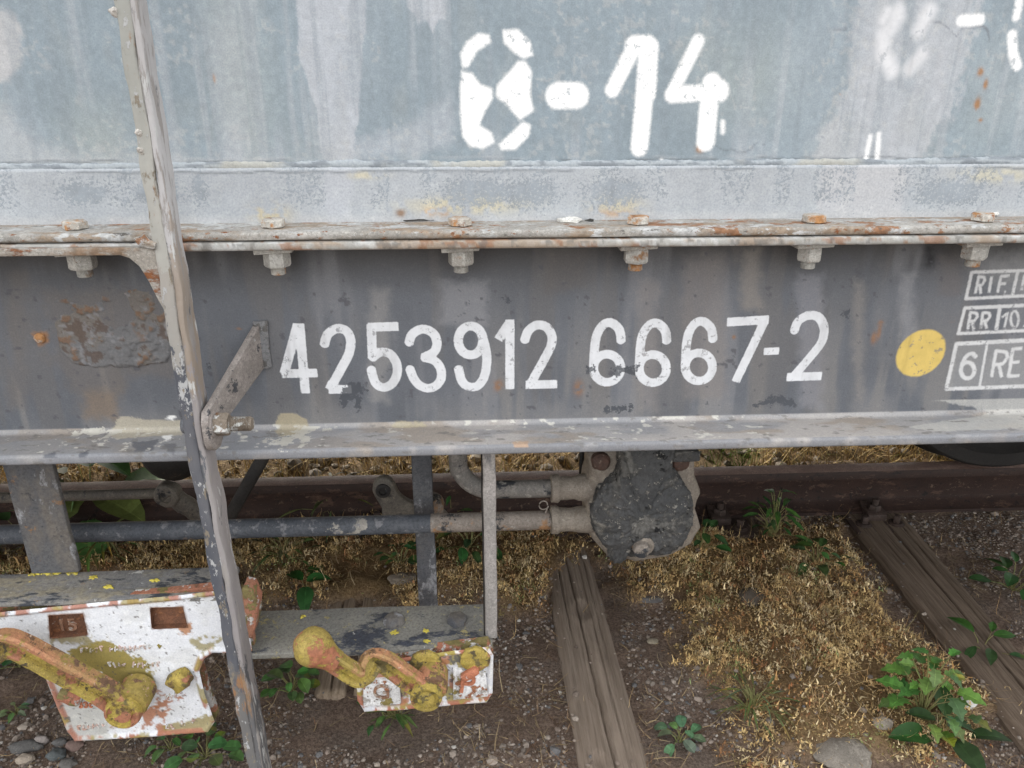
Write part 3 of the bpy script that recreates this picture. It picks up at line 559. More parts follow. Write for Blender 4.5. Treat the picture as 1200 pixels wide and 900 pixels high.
# flakes and a twig on the flange
for a, b, c0, l, wd, mt in ((668, 258, 0, .040, .012, 'scale'), (492, 258, 0, .05, .0011, 'dark_steel'), (1165, 252, 0, .014, .008, 'scale'), (690, 258, 0, .014, .0015, 'dark_steel')):
    p = on_z(a, b, ZT+.003); m = MB(); m.lathe((p[0], max(p[1], -.07), ZT+.002), (0, 0, 1), [(wd, 0), (wd*1.05, min(.003, wd)), (wd*.5, min(.006, wd*2))], 9)
    for v in m.bm.verts: v.co.x = p[0]+(v.co.x-p[0])*l/(2*wd)
    m.rough(.003, 90).build('paint_flake' if mt == 'scale' else 'twig', mt, WAG)

# ---- ladder stile: angle bar standing in front of the flanges, with its welded foot
xs_ = float(on_y(232, 560, -.125)[0])
YS0, YS1 = -.150, -.097
pt = lambda px, py, Y: on_y(px, py, Y)
def stile_x(zv): return xs_
zt_, zm_, zb_ = 1.80, .885, .06
xl = float(on_y(216, 520, YS0)[0]); zk = float(on_y(216, 520, YS0)[2])
def lean(m):
    for v in m.bm.verts:
        d = v.co.z-zk
        if d < 0: v.co.x -= .018*d
        else: v.co.x += .010*d
        if d > 0 and v.co.y > YS0+.02: v.co.y -= .014*d/.7*(v.co.y-YS0)/.05
    return m
def bar(x0, x1, y0, y1, z0, z1, nz, amp, seed):
    """rectangular bar along z, rounded corners, gently dented"""
    b = .004; pr = [(x0+b, y0), (x1-b, y0), (x1-b*.3, y0+b*.3), (x1, y0+b), (x1, (y0+y1)/2), (x1, y1-b), (x1-b, y1), (x0+b, y1), (x0, y1-b), (x0, (y0+y1)/2), (x0, y0+b), (x0+b*.3, y0+b*.3)]
    vs = []; fs = []; n = len(pr)
    for i in range(nz+1):
        zz = z0+(z1-z0)*i/nz
        for k, (a, b_) in enumerate(pr):
            v = Vector((a*9, b_*9+k*.05, zz*14+seed)); dd = mnoise.fractal(v, 1, 2, 4)*amp; vs.append((a+dd, b_+dd*.6, zz))
    for i in range(nz):
        for k in range(n): fs.append((i*n+k, i*n+(k+1) % n, (i+1)*n+(k+1) % n, (i+1)*n+k))
    fs.append(tuple(range(n))[::-1]); fs.append(tuple(range(nz*n, nz*n+n)))
    return vs, fs
def stile_mat(name, tones, split, layers):
    """paint that changes down the bar along ragged edges: tones from the top, split heights"""
    t = NT(name); sx = t.t.nodes.new('ShaderNodeSeparateXYZ'); t.link(t.co.outputs['Object'], sx.inputs[0]); zc = sx.outputs[2]
    n = t.math('MULTIPLY', t.math('SUBTRACT', t.noise(22, 7, .7, (1, 1, .35), 5), .5), .9)
    zz = t.math('ADD', zc, n); v = t.mr(t.noise(14, 6, .65, (1, 1, .3)), .35, .65)
    c = t.mix(v, tones[0][0], tones[0][1])
    for (a, b), hz in zip(tones[1:], split): c = t.mix(t.mr(zz, hz-.16-.012, hz-.16+.012, 1, 0), c, t.mix(v, a, b))
    h = t.noise(120, 5, .65)
    for i, (col, sc_, lo, hi, st_) in enumerate(layers):
        m_ = t.mr(t.noise(sc_, 7, .7, st_, 20+3.1*i), lo, hi); c = t.mix(m_, c, col); h = t.math('ADD', h, t.math('MULTIPLY', m_, .5))
    return t.fin(c, .65, h, .5, .002)
zA = float(on_y(215, 450, YS0)[2]); zB = float(on_y(280, 790, YS0)[2]); zC = float(on_y(190, 290, YS0)[2])
MAT['stile_side'] = stile_mat('stile_side_paint', [((.34, .325, .32), (.42, .41, .41)), ((.25, .205, .165), (.31, .27, .235)), ((.235, .215, .215), (.275, .255, .25)), ((.085, .085, .092), (.12, .117, .117))], (zC+.03, zA, zB),
    [((.27, .25, .235), 60, .53, .57, (1, 1, .12)), ((.24, .15, .085), 12, .57, .64, (1, 1, .2)), ((.11, .115, .125), 34, .605, .625, (1, 1, .25)), ((.45, .45, .44), 55, .58, .62, (1, 1, .2))])
MAT['stile_front'] = stile_mat('stile_front_paint', [((.28, .28, .255), (.35, .34, .31)), ((.27, .26, .24), (.31, .285, .255)), ((.065, .07, .085), (.11, .11, .12)), ((.10, .10, .105), (.14, .135, .13))], (zC, zA+.03, zB),
    [((.36, .36, .36), 50, .57, .60, (1, 1, .5)), ((.26, .14, .07), 18, .56, .62, (1, 1, .3)), ((.20, .17, .13), 40, .57, .61, (1, 1, .4))])
m = MB(); m.raw(*bar(xl+.0175, xl+.029, YS0+.002, YS1-.004, zb_, zt_, 220, .0024, 1)); lean(m); ST = m.build('ladder_stile', 'stile_side', WAG, 40)
m = MB(); m.raw(*bar(xl, xl+.0195, YS0, YS0+.012, zb_, zt_, 220, .0032, 9)); lean(m); m.build('stile_edge', 'stile_front', ST, 40)
# welded foot: gusset with a round throat, running left under the lip
zf1 = ZL-.001; zf0 = float(on_y(60, 301, YS0)[2])
G = [(xl+.012, zf1+.006), (-3.2, zf1), (-3.2, zf0), (xl-.046, zf0), (xl-.034, zf0-.004), (xl-.022, zf0-.016), (xl-.012, zf0-.040), (xl-.004, zf0-.066), (xl+.012, zf0-.105)]
m = MB(); m.prism(G, lambda u, v, w_: (u, w_, v), YS0+.004, YS0+.016, .002)
m.build('stile_foot', weathered('foot_rust', (.32, .30, .27), (.26, .235, .20), [((.24, .165, .11), 14, .52, .62, (.6, 1, 1)), (RUST, 26, .56, .64, (.5, 1, 1)), ((.52, .50, .47), 40, .62, .68)], bstr=.7), ST)
m = MB(); m.box((-1.9, (YS0+.016+YF)/2, (zf0+zf1)/2), (2.4, abs(YF-YS0-.016)-.001, .014), None, .002); m.build('stile_foot_web', 'flange', ST)
m = MB(); q = on_y(174, 285, YS0); m.tube([q+[-.018, .006, .004], q+[-.006, .003, .002], q+[.010, .001, -.004]], [.004, .009, .005], 10).rough(.004, 160, 1).build('weld_bead', 'flange', ST)
# small dents/weld lumps up the edge
for a, b in ((163, 155), (166, 178), (134, 14)):
    q = on_y(a, b, YS0+.002); MB().lathe(q, (0, -1, 0), [(.007, -.006), (.0065, .0), (.004, .003), (.001, .0035)], 10).rough(.003, 150, 1).build('weld_lump', 'stile', ST)

# ---- bracket from the sole bar to the stile, its pin and nut
xb0 = float(on_y(301, 400, 0)[0]); xb1 = xl+.032
za = float(on_y(300, 378, -.0)[2]); zb2 = float(on_y(300, 428, 0)[2])
ze1 = float(on_y(244, 478, -.14)[2]); ze0 = float(on_y(240, 528, -.14)[2])
def brk(u, v, w_):                                        # u: distance out of the web
    t = min(max(u/.14, 0), 1); return (xb0+(xb1-xb0)*t+w_, -u, v)
m = MB(); m.prism([(-.002, za), (.128, ze1+.004), (.146, ze1-.004), (.155, ze1-.018), (.156, ze0+.022), (.150, ze0+.008), (.140, ze0), (.128, ze0+.002), (.122, ze0+.012), (.112, float(on_y(267, 494, -.112)[2])), (-.002, zb2)], brk, 0, .011, .0007)
BR = m.build('step_bracket', 'bracket', WAG)
m = MB(); m.box((xb0+.010, -.003, (za+zb2)/2), (.024, .006, za-zb2+.008), None, .0025).rough(.003, 80, 2).build('weld_pad', 'pad_grey', BR)
cy = -.134; q = on_y(262, 497, cy); czn = float(q[2]); xq = xb1+.010
m = MB(); m.lathe((xq, cy, czn), (1, 0, 0), [(.021, 0), (.021, .004), (.018, .005)], 20).build('washer', 'bracket', BR)
m = MB(); m.hexa((xq+.004, cy, czn), (1, 0, 0), .0185, .022, .1, .3).rough(.0006, 100, 1).build('nut', 'thread', BR, 38)
m = MB(); pr = []
for k in range(14): pr += [(.0118, .024+.0026*k), (.0098, .0253+.0026*k)]
m.lathe((xq, cy, czn), (1, 0, 0), pr+[(.0095, .0615)], 18).build('threaded_end', 'thread', BR, 50)
m = MB(); m.lathe((xl-.004, cy, czn), (1, 0, 0), [(.0, 0), (.012, 0), (.014, .003), (.014, .02)], 16).build('pin', 'stile_dark', BR)

# ---- hangers below the sole bar
def tri_box(name, mat, pxl, pxr, pyt, pyb, Y, th, parent=WAG, ztop=None, amp=.0012, bev=.003):
    a = on_y(pxl, pyb, Y); b = on_y(pxr, pyb, Y); zt0 = ztop if ztop is not None else float(on_y(pxl, pyt, Y)[2]); z0 = float(a[2])
    vs, fs = bar(float(a[0]), float(b[0]), Y, Y+th, z0, zt0, 40, amp, pxl*.1); m = MB(); m.raw(vs, fs); return m.build(name, mat, parent, 40)
HANG = tri_box('hanger_plate', 'post', 36, 93, 552, 672, .012, .014, ztop=ZB+.002)
tri_box('hanger_bar', 'post', 491, 513, 535, 712, .20, .012, ztop=1.05)
STR = tri_box('hanger_strap', 'strap', 569, 583, 533, 748, -.052, .010, ztop=ZB-.001, amp=.0016)
tri_box('strap_liner', 'dark_steel', 567, 579, 533, 748, -.0415, .006, parent=STR, ztop=ZB-.001, amp=.0010)

def lichen(p, r, parent):
    m = MB(); m.lathe(p, (0, 0, 1), [(r*1.15, -.002), (r*1.1, .0008), (r*.75, .0016), (r*.3, .0014)], 26)
    for v in m.bm.verts:
        d_ = Vector((v.co.x-p[0], v.co.y-p[1], 0)); k = .75+.9*mnoise.fractal(d_.normalized()*1.7+Vector((p[0]*50, p[1]*50, 0)), .7, 2, 4) if d_.length > 1e-5 else 1
        v.co.x = p[0]+d_.x*k*1.35; v.co.y = p[1]+d_.y*k; v.co.z += .0007*mnoise.noise(v.co*400)
    return m.build('lichen_patch', 'lichen', parent, 60)
# ---- upper brake-changeover beam and its white plate
YP = -.070
zb1 = float(on_y(120, 703, YP)[2])
xe = float(on_y(262, 690, YP)[0])
m = MB(); m.box(((-2.0+xe)/2, (YP+.022)/2, zb1-.006), (xe+2.0, .022-YP, .012), None, .0035).rough(.003, 30, 3)
BM1 = m.build('changeover_beam', 'beam', WAG)
for i, (a, b, r) in enumerate(((61, 671, .009), (84, 671, .008), (40, 672, .006), (128, 687, .006), (182, 680, .006), (110, 676, .005))):
    p = on_z(a, b, zb1+.0015); lichen(p, r, BM1)
# plate outline
PL = XZ([(-90, 726), (0, 717), (60, 711), (130, 704), (200, 698), (252, 692), (270, 697), (284, 712), (292, 738), (296, 762), (272, 765), (250, 764), (239, 772), (234, 786), (240, 812), (252, 845), (244, 857), (160, 864), (88, 868), (79, 856), (62, 815), (50, 785), (20, 772), (-90, 782)], YP)
fP = lambda u, v, w_: (u, w_, v)
# face with two real windows sunk in it
def win(pp): return XZ(pp, YP)
W1 = win([(57, 721), (97, 719), (103, 744), (59, 748)]); W2 = win([(176, 712), (214, 711), (220, 735), (178, 737)])
def plate_mesh(outline, holes, y0, y1, stp=.0022):
    ax = np.arange(min(p[0] for p in outline)-.004, max(p[0] for p in outline)+.004, stp); az = np.arange(min(p[1] for p in outline)-.004, max(p[1] for p in outline)+.004, stp)
    GX, GZ = np.meshgrid(ax, az, indexing='ij'); x = GX.ravel(); z = GZ.ravel(); d = sd_poly(x, z, outline); dep = np.zeros(len(x))
    # pull the boundary vertices onto the outline
    eps = 1e-4; gx = (sd_poly(x+eps, z, outline)-d)/eps; gz = (sd_poly(x, z+eps, outline)-d)/eps
    near = (d > 0) & (d < stp*1.5); x = np.where(near, x-gx*d, x); z = np.where(near, z-gz*d, z)
    hd = np.full(len(x), 9.)
    for H in holes:
        dh = sd_poly(x, z, H); hx = (sd_poly(x+eps, z, H)-dh)/eps; hz = (sd_poly(x, z+eps, H)-dh)/eps; nh = (dh < 0) & (dh > -stp*1.5)
        x = np.where(nh, x-hx*dh, x); z = np.where(nh, z-hz*dh, z); hd = np.minimum(hd, dh)
    rim = sm(-.011, -.007, d)*.0045-sm(-.0035, 0, d)*.003
    h = y0+.012*dep-rim-.0016*(fbm(x, z, 60, seed=601)-.5)-.0016*(fbm(x, z, 20, seed=602)-.5)
    F = grid_faces(len(ax), len(az))[:, ::-1]; keep = (d[F] < stp*1.45).all(1) & (hd[F] > -stp*1.45).all(1); F = F[keep]
    return x, z, h, d, dep, F
x, z, h, d, dep, F = plate_mesh(PL, [W1, W2], YP, YP, .0022)
n2 = fbm(x, z, 24, seed=611); n3 = fbm(x, z, 90, o=5, seed=612); n4 = fbm(x, z, 45, o=5, seed=613)
c = np.tile(np.array([.70, .71, .735]), (len(x), 1)); c *= (1+.14*(n2-.5)+.16*(n3-.5))[:, None]
c = mixc(c, (.56, .56, .55), .5*sm(.56, .7, n2))
def rg(P, soft=.003, wob=.02, sc=60): return sm(soft, -soft, sd_poly(x, z, XZ(P, YP))+wob*(fbm(x, z, sc, seed=621)-.5)+wob*.7*(fbm(x, z, sc*4, seed=622)-.5))
c = mixc(c, (.285, .22, .04), .95*rg([(78, 764), (100, 752), (135, 752), (150, 768), (172, 776), (180, 800), (178, 812), (140, 806), (120, 790), (95, 780)], .003, .03))
c = mixc(c, (.40, .385, .36), .8*rg([(55, 745), (100, 742), (108, 752), (90, 757), (60, 754)], .004, .02)); c = mixc(c, (.25, .2, .06), .7*rg([(55, 748), (106, 744), (105, 752), (60, 756)], .003, .025))
c = mixc(c, (.38, .37, .33), .75*rg([(50, 780), (120, 800), (130, 870), (60, 870)], .01, .03)); c = mixc(c, (.36, .14, .06), .9*rg([(132, 848), (160, 846), (175, 830), (196, 832), (196, 858), (150, 868), (134, 868)], .003, .025)*sm(.40, .5, n4))
c = mixc(c, (.36, .14, .06), .9*rg([(180, 810), (215, 812), (205, 830), (186, 828)], .003, .03)*sm(.42, .5, n3)); c = mixc(c, (.42, .19, .08), .9*rg([(208, 734), (225, 730), (226, 742), (212, 744)], .002, .015))
c = mixc(c, (.28, .22, .06), .85*rg([(190, 850), (250, 838), (256, 858), (195, 866)], .004, .02)); c = mixc(c, (.27, .22, .06), .8*rg([(225, 752), (240, 745), (262, 748), (240, 768)], .003, .02)*sm(.4, .5, n3))
rimm = sm(-.014, -.009, d); c = mixc(c, (.36, .145, .09), rimm*sm(.40, .50, n4)*.9); c = mixc(c, (.30, .24, .07), rimm*sm(.56, .62, n2)*.8)
c = mixc(c, (.22, .11, .06), sm(.004, .0, sd_poly(x, z, W1)+.006*(n3-.5))*.7); c = mixc(c, (.22, .11, .06), sm(.003, .0, sd_poly(x, z, W2)+.006*(n3-.5))*.7)
c = mixc(c, (.13, .12, .11), .8*sm(.735, .75, fbm(x, z, 140, o=4, seed=631)))
PLT = np_mesh('changeover_plate', np.c_[x, h, z], F, painted('changeover_plate_paint', [], 300, .75, .7), WAG, [('paint', c)])
m = MB(); m.prism([(u, v) for u, v in PL], fP, YP+.014, YP+.028, .0); m.build('plate_casting', 'plate_rim', PLT)
# shoulder of the casting that wraps round behind the stile
SH = XZ([(286, 684), (297, 686), (304, 702), (303, 722), (298, 742), (288, 746), (284, 712)], YP+.01)
m = MB(); m.prism(SH, fP, YP-.004, YP+.034, .003); m.rough(.0015, 60, 2); m.build('plate_shoulder', 'plate_rim', PLT)
# raised lettering, mostly flaked away
def text_mesh(body, size, px, py, Y, mat, parent, name='embossed_lettering', th=.0022, shear=0, rotd=0):
    cu = bpy.data.curves.new('t', 'FONT'); cu.body = body; cu.size = size; cu.extrude = th; cu.shear = shear; cu.align_x = 'CENTER'; cu.align_y = 'CENTER'; cu.offset = .0004
    ob = bpy.data.objects.new('t', cu); COL.objects.link(ob); dg = bpy.context.evaluated_depsgraph_get(); dg.update()
    me = bpy.data.meshes.new_from_object(ob.evaluated_get(dg)); bpy.data.objects.remove(ob)
    q = V3(on_y(px, py, Y)); me.transform(Matrix.Translation(q-root_of(parent)) @ Matrix.Rotation(R(rotd), 4, 'Y') @ Matrix.Rotation(R(90), 4, 'X'))
    me.materials.clear(); me.materials.append(MAT[mat]); me.name = name
    return place(bpy.data.objects.new(name, me), parent)
for H in (W1, W2):
    nH = len(H); hv = [(a, YP-.0012, b) for a, b in H]+[(a, YP+.0125, b) for a, b in H]; m = MB(); m.raw(hv, [(k, (k+1) % nH, nH+(k+1) % nH, nH+k) for k in range(nH)]+[tuple(range(nH, 2*nH))]); m.build('recess_window', 'recess', PLT, 20)
text_mesh('15', .038, 79, 732, YP+.011, 'red_dull', PLT); text_mesh('33t', .019, 100, 826, YP-.001, 'red', PLT)
random.seed(3)
m = MB()
for (ax_, ay, bx, by) in ((95, 762, 192, 757), (128, 779, 190, 779), (92, 853, 126, 850), (195, 852, 232, 843), (188, 817, 212, 815)):
    n = int(abs(bx-ax_)/5.5)
    for k in range(n):
        if random.random() < .12: continue
        q = on_y(ax_+(bx-ax_)*k/n, ay+(by-ay)*k/n+random.uniform(-1, 1), YP-.001); hh = random.uniform(.008, .013)
        m.box(q, (.0028, .004, hh), Matrix.Rotation(random.uniform(-.35, .35), 3, 'Y'), .0008, 1)
        m.box(q+np.array([.0028, 0, random.choice((-1, 0, 1))*hh*.42]), (.0048, .004, .0026), None, .0007, 1)
m.rough(.0012, 300).build('worn_lettering', weathered('worn_relief', (.50, .40, .36), (.40, .21, .14), [(WHT, 60, .5, .6), (OLIVE, 14, .52, .6)]), PLT)['kind'] = 'stuff'
# stop lug on the plate
m = MB(); q = on_y(211, 797, YP-.012); m.box(q, (.040, .026, .034), Matrix.Rotation(R(-32), 3, 'Y'), .006).rough(.004, 60, 2).build('stop_lug', 'lever', PLT)
m = MB(); q = on_y(82, 817, YP-.006); m.box(q, (.042, .02, .024), Matrix.Rotation(R(28), 3, 'Y'), .006).rough(.003, 60, 2).build('stop_lug', 'plate_rim', PLT)

def lever(name, path, boss, rb, w0, parent, ball=None):
    """arm with a raised rib on either edge, round boss, knob"""
    Q = [np.array(p, float) for p in path]; P = [Q[0]]
    for k in range(1, len(Q)-1):                                   # straight runs, short rounded bends
        a, b = Q[k-1]-Q[k], Q[k+1]-Q[k]; la, lb = np.linalg.norm(a), np.linalg.norm(b); r = min(.016, la*.35, lb*.35)
        p0, p1 = Q[k]+a/la*r, Q[k]+b/lb*r
        for t in np.linspace(0, 1, 5): P.append((1-t)**2*p0+2*t*(1-t)*Q[k]+t*t*p1)
    P.append(Q[-1]); D = [P[0]]
    for a, b in zip(P[:-1], P[1:]):
        n_ = max(1, int(np.linalg.norm(b-a)/.006)); D += [a+(b-a)*(t+1)/n_ for t in range(n_)]
    P = D; N = len(P); out_ = np.array([0, -1., 0]); rings = []; m = MB()
    PR = [(-1, -.25), (-1, .42), (-.90, .56), (-.66, .58), (-.50, .40), (-.42, .10), (.36, .10), (.44, .46), (.56, .68), (.84, .70), (1, .54), (1, -.25)]
    for k, p in enumerate(P):
        t_ = P[min(k+2, N-1)]-P[max(k-2, 0)]; t_ /= np.linalg.norm(t_); sd_ = np.cross(t_, out_); sd_ /= np.linalg.norm(sd_)
        if sd_[2] < 0: sd_ = -sd_
        o2 = np.cross(sd_, t_); o2 = o2 if o2 @ out_ > 0 else -o2; wv = w0*(.90+.18*k/(N-1))
        rings.append([m.bm.verts.new(V3(p+sd_*a*wv+o2*b*w0*1.05)) for a, b in PR])
    n = len(PR)
    for k in range(N-1):
        for q in range(n):
            f = m.bm.faces.new((rings[k][q], rings[k][(q+1) % n], rings[k+1][(q+1) % n], rings[k+1][q])); f.material_index = 1 if 6 <= q <= 10 else 0
    m.bm.faces.new(rings[0][::-1]); m.bm.faces.new(rings[-1])
    m.rough(.0007, 70); L = m.build(name, 'lever', parent, 38); L.data.materials.append(MAT['lever_rib'])
    m = MB(); m.lathe(V3(boss)+Vector((rb*.34, .006, rb*.36)), (0, -1, 0), [(rb*.98, -.03), (rb*.98, .010), (rb*.90, .015), (rb*.2, .0155)], 30); m.rough(.0006, 50).build('collar', 'lever_rib', L, 38)
    m = MB(); m.lathe(boss, (0, -1, 0), [(rb, -.03), (rb, .016), (rb*.93, .022), (rb*.80, .0225), (rb*.76, .018), (rb*.56, .0175), (rb*.52, .022), (rb*.12, .0225)], 30); m.rough(.0006, 50).build('boss', 'lever', L, 38)
    if ball is not None:
        m = MB(); r = ball[1]; c_ = V3(ball[0]); m.lathe(c_, (0, -1, 0), [(r*math.sin(R(a)), -r*math.cos(R(a))) for a in np.linspace(3, 177, 22)], 30)
        tdir = V3(path[1])-c_; tdir.normalize(); m.lathe(c_+tdir*r*.55, tdir, [(r*.84, 0), (r*.72, r*.3), (r*.62, r*.6), (r*.60, r*.9)], 22)
        for v in m.bm.verts: v.co += (v.co-c_).normalized()*(.0022*mnoise.fractal(v.co*30, 1, 2, 3)+.0009*mnoise.fractal(v.co*110, 1, 2, 3))
        m.build('knob', 'lever_ball', L, 45)
    return L
YL = YP-.045
B1 = on_y(148, 828, YL); lever('changeover_lever', [on_y(-110, 836, YL-.02), on_y(-48, 792, YL-.02), on_y(8, 750, YL-.02), on_y(30, 759, YL-.018), on_y(125, 811, YL-.004), B1], B1, .033, .0250, WAG, (on_y(-130, 850, YL-.02), .036))
MB().lathe(B1, (0, 1, 0), [(.016, 0), (.016, .05)], 14).build('lever_shaft', 'lever', PLT)

# ---- lower beam with the goods/passenger plate
zb3 = float(on_y(440, 762, YP)[2]); xa = float(on_y(268, 772, YP)[0]); xc = float(on_y(577, 748, YP)[0])
yb = float(on_z(480, 710, zb3)[1])
m = MB(); m.box(((xa+xc)/2, (YP+yb)/2, zb3-.006), (xc-xa, yb-YP, .012), None, .0025).rough(.0016, 30, 3); BM2 = m.build('goods_beam', 'beam_b', WAG)
for a, b, rnd in ((462, 729, True), (536, 729, False)):
    p = on_z(a, b, zb3-.0005); m = MB()
    if rnd: m.lathe(p, (0, 0, 1), [(.022, 0), (.0215, .006), (.017, .012), (.008, .0155), (.001, .016)], 20)
    else: m.hexa(p, (0, 0, 1), .021, .013, .16, .2)
    m.rough(.001, 90, 0).build('bolt', 'post', BM2, 40)
for a, b, r in ((462, 741, .007), (499, 739, .005), (499, 751, .005), (355, 722, .004)):
    p = on_z(a, b, zb3+.0012); lichen(p, r, BM2)
P2 = XZ([(423, 772), (470, 765), (530, 757), (572, 752), (578, 762), (577, 806), (570, 817), (532, 820), (470, 826), (428, 828), (420, 815), (418, 785)], YP)
x, z, h, d, dep, F = plate_mesh(P2, [], YP-.012, YP, .0022)
n2 = fbm(x, z, 30, seed=711); n3 = fbm(x, z, 90, o=5, seed=712); n4 = fbm(x, z, 45, o=5, seed=713)
c = np.tile(np.array([.60, .60, .62]), (len(x), 1)); c *= (1+.2*(n2-.5)+.25*(n3-.5))[:, None]
c = mixc(c, (.28, .23, .06), sm(.50, .56, n4)*.9); c = mixc(c, (.40, .17, .09), sm(.57, .61, n2)*.85); c = mixc(c, (.09, .09, .10), sm(.60, .63, n3)*.8)
rimm = sm(-.013, -.008, d); c = mixc(c, (.36, .145, .09), rimm*sm(.42, .52, n4)); c = mixc(c, (.30, .25, .06), rimm*sm(.52, .58, n2)*.9); c = mixc(c, (.68, .67, .65), rimm*sm(.56, .60, n3)*.8)
PLT2 = np_mesh('goods_plate', np.c_[x, h, z], F, painted('goods_plate_paint', [], 300, .75, .7), WAG, [('paint', c)])
m = MB(); m.prism(P2, fP, YP-.001, YP+.016, .0).build('plate_casting', 'plate_rim', PLT2)
for pp, ch, cx_, cy_ in (([(426, 797), (468, 794), (470, 824), (426, 827)], 'G', 447, 811), ([(531, 783), (569, 788), (572, 815), (531, 819)], 'P', 547, 802)):
    m = MB(); m.prism(XZ(pp, YP-.016), fP, YP-.019, YP-.006, .0012); T = m.build('letter_tile', 'tile', PLT2)
    text_mesh(ch, .062 if ch == 'P' else .046, cx_, cy_, YP-.020, 'red' if ch == 'P' else 'red_dull', T, 'embossed_letter', .003, 0, 8 if ch == 'P' else 0)
m = MB(); q = on_y(551, 789, YP-.026); m.box(q, (.036, .016, .016), Matrix.Rotation(R(-35), 3, 'Y'), .004).rough(.002, 90, 1).build('pointer', 'red', PLT2)
for a, b, r in ((499, 776, .030), (557, 771, .028)):
    q = on_y(a, b, YP-.014); MB().lathe(q, (0, -1, 0), [(r, 0), (r, .006), (r*.8, .009), (r*.3, .010)], 22).rough(.002, 80, 1).build('cover_disc', 'lever', PLT2)
YQ = YP-.055
B2 = on_y(500, 810, YQ); KN = on_y(367, 758, YQ-.035); lever('goods_lever', [KN, on_y(424, 795, YQ-.034), on_y(438, 770, YQ-.006), on_y(452, 775, YQ), B2], B2, .030, .0205, WAG, (KN, .034))
MB().lathe(B2, (0, 1, 0), [(.015, 0), (.015, .05)], 14).build('lever_shaft', 'lever', PLT2)

# ---- brake pipes, distributor valve
YV = .12
zp = float(on_y(400, 616, YV)[2]); xp1 = float(on_y(652, 604, YV)[0]); rp = .0195
xt = float(on_y(505, 612, YV)[0])
m = MB(); m.tube([(X, YV, zp+.0006*math.sin(X*5)) for X in np.linspace(-3.5, xt, 40)], rp, 18); PIP = m.build('brake_pipe', 'pipe', WAG, 60)
m = MB(); m.tube([(X, YV, zp) for X in np.linspace(xt, xp1, 8)], rp*1.0005, 18).build('pipe_end', 'pipe_tan', PIP, 60)
z5 = float(on_y(610, 573, YV)[2]); xv = float(on_y(536, 535, YV)[0])
path = [(xv-.004, YV, ZB+.12), (xv-.003, YV, ZB+.02), (xv-.002, YV, ZB-.005)]+[(xv+.07-.07*math.cos(a), YV, z5+.07-.07*math.sin(a)) for a in np.linspace(.2, math.pi/2, 8)]+[(float(on_y(X, 572, YV)[0]), YV, z5) for X in (590, 620, 648)]
path = [p for i, p in enumerate(path) if i < 3 or p[2] < ZB]
m = MB(); m.tube(smooth_path(path, 3), .0185, 18); m.build('bent_pipe', 'pipe_grey', WAG, 60)
VAL = MB()
HO = XZ([(688, 528), (700, 520), (800, 520), (812, 528), (812, 552), (819, 572), (812, 590), (818, 612), (808, 632), (780, 648), (742, 654), (708, 645), (690, 625), (686, 600), (684, 570), (690, 548)], YV)
VAL.dome(HO, lambda u, v, w_: (u, YV+w_, v), [(.9, .07), (1, .05), (1, -.005), (.97, -.02), (.9, -.028)]); VAL.rough(.004, 25, 1)
VALV = VAL.build('brake_valve', 'cast', WAG, 60)
CO = XZ([(728, 520), (724, 550), (712, 566), (699, 580), (694, 605), (699, 628), (712, 642), (716, 656), (726, 661), (735, 652), (768, 652), (792, 644), (808, 624), (813, 600), (808, 578), (796, 560), (787, 546), (786, 520)], YV-.05)
CO = [(float(a), float(b)) for a, b in smooth_path(CO+[CO[0]], 3)[:-1]]
m = MB(); m.dome(CO, lambda u, v, w_: (u, YV-.03+w_, v), [(1, .02), (1, -.018), (.97, -.026), (.88, -.033), (.7, -.040), (.5, -.044), (.3, -.046), (.12, -.046)])
m.rough(.0045, 34, 2); m.rough(.0045, 110); m.build('valve_cover', 'cover', VALV, 60)
for a, b, r, mt in ((752, 645, .017, 'scale'), ):
    q = on_y(a, b, YV-.085); m = MB(); m.lathe(q, (0, -1, 0), [(r, -.03), (r, .0), (r*.94, .004), (r*.6, .006), (r*.1, .0065)], 20).rough(.0012, 90).build('plug', 'pipe_tan', VALV)
    m = MB(); m.lathe(q+[.008, .004, .002], (0, -1, 0), [(r*1.15, -.03), (r*1.15, -.006), (r*.9, -.004)], 18).build('plug_collar', 'cast', VALV)
for a, b in ((704, 541), (797, 541)):
    q = on_y(a, b, YV-.03); MB().lathe(q, (0, -1, 0), [(.019, -.01), (.019, .004), (.014, .009), (.004, .010)], 14).rough(.002, 70, 1).build('stud', 'rust_dark', VALV)
q = on_y(801, 532, YV-.04); MB().box(q, (.06, .03, .022), None, .004).rough(.003, 60, 1).build('valve_ear', 'cover', VALV)
for zz, pys in ((z5, 572), (zp, 606)):
    xA = float(on_y(646, pys, YV)[0]); xB = float(on_y(694, pys, YV)[0])
    m = MB(); m.lathe((xA, YV, zz), (1, 0, 0), [(.022, -.002), (.029, 0), (.0295, .012), (.0245, .018), (.0235, .045), (.027, .055), (.030, xB-xA)], 22).rough(.0018, 60, 1).build('pipe_socket', 'cast', VALV, 60)
q = on_y(637, 592, YV-.01)
m = MB(); m.tube([q+np.array([.008*math.cos(a)*(1+.05*a), 0, .010*math.sin(a)]) for a in np.linspace(0, 6, 12)]+[q+np.array([.004, 0, -.018])], .0014, 6).build('wire_loop', 'pipe_tan', VALV)
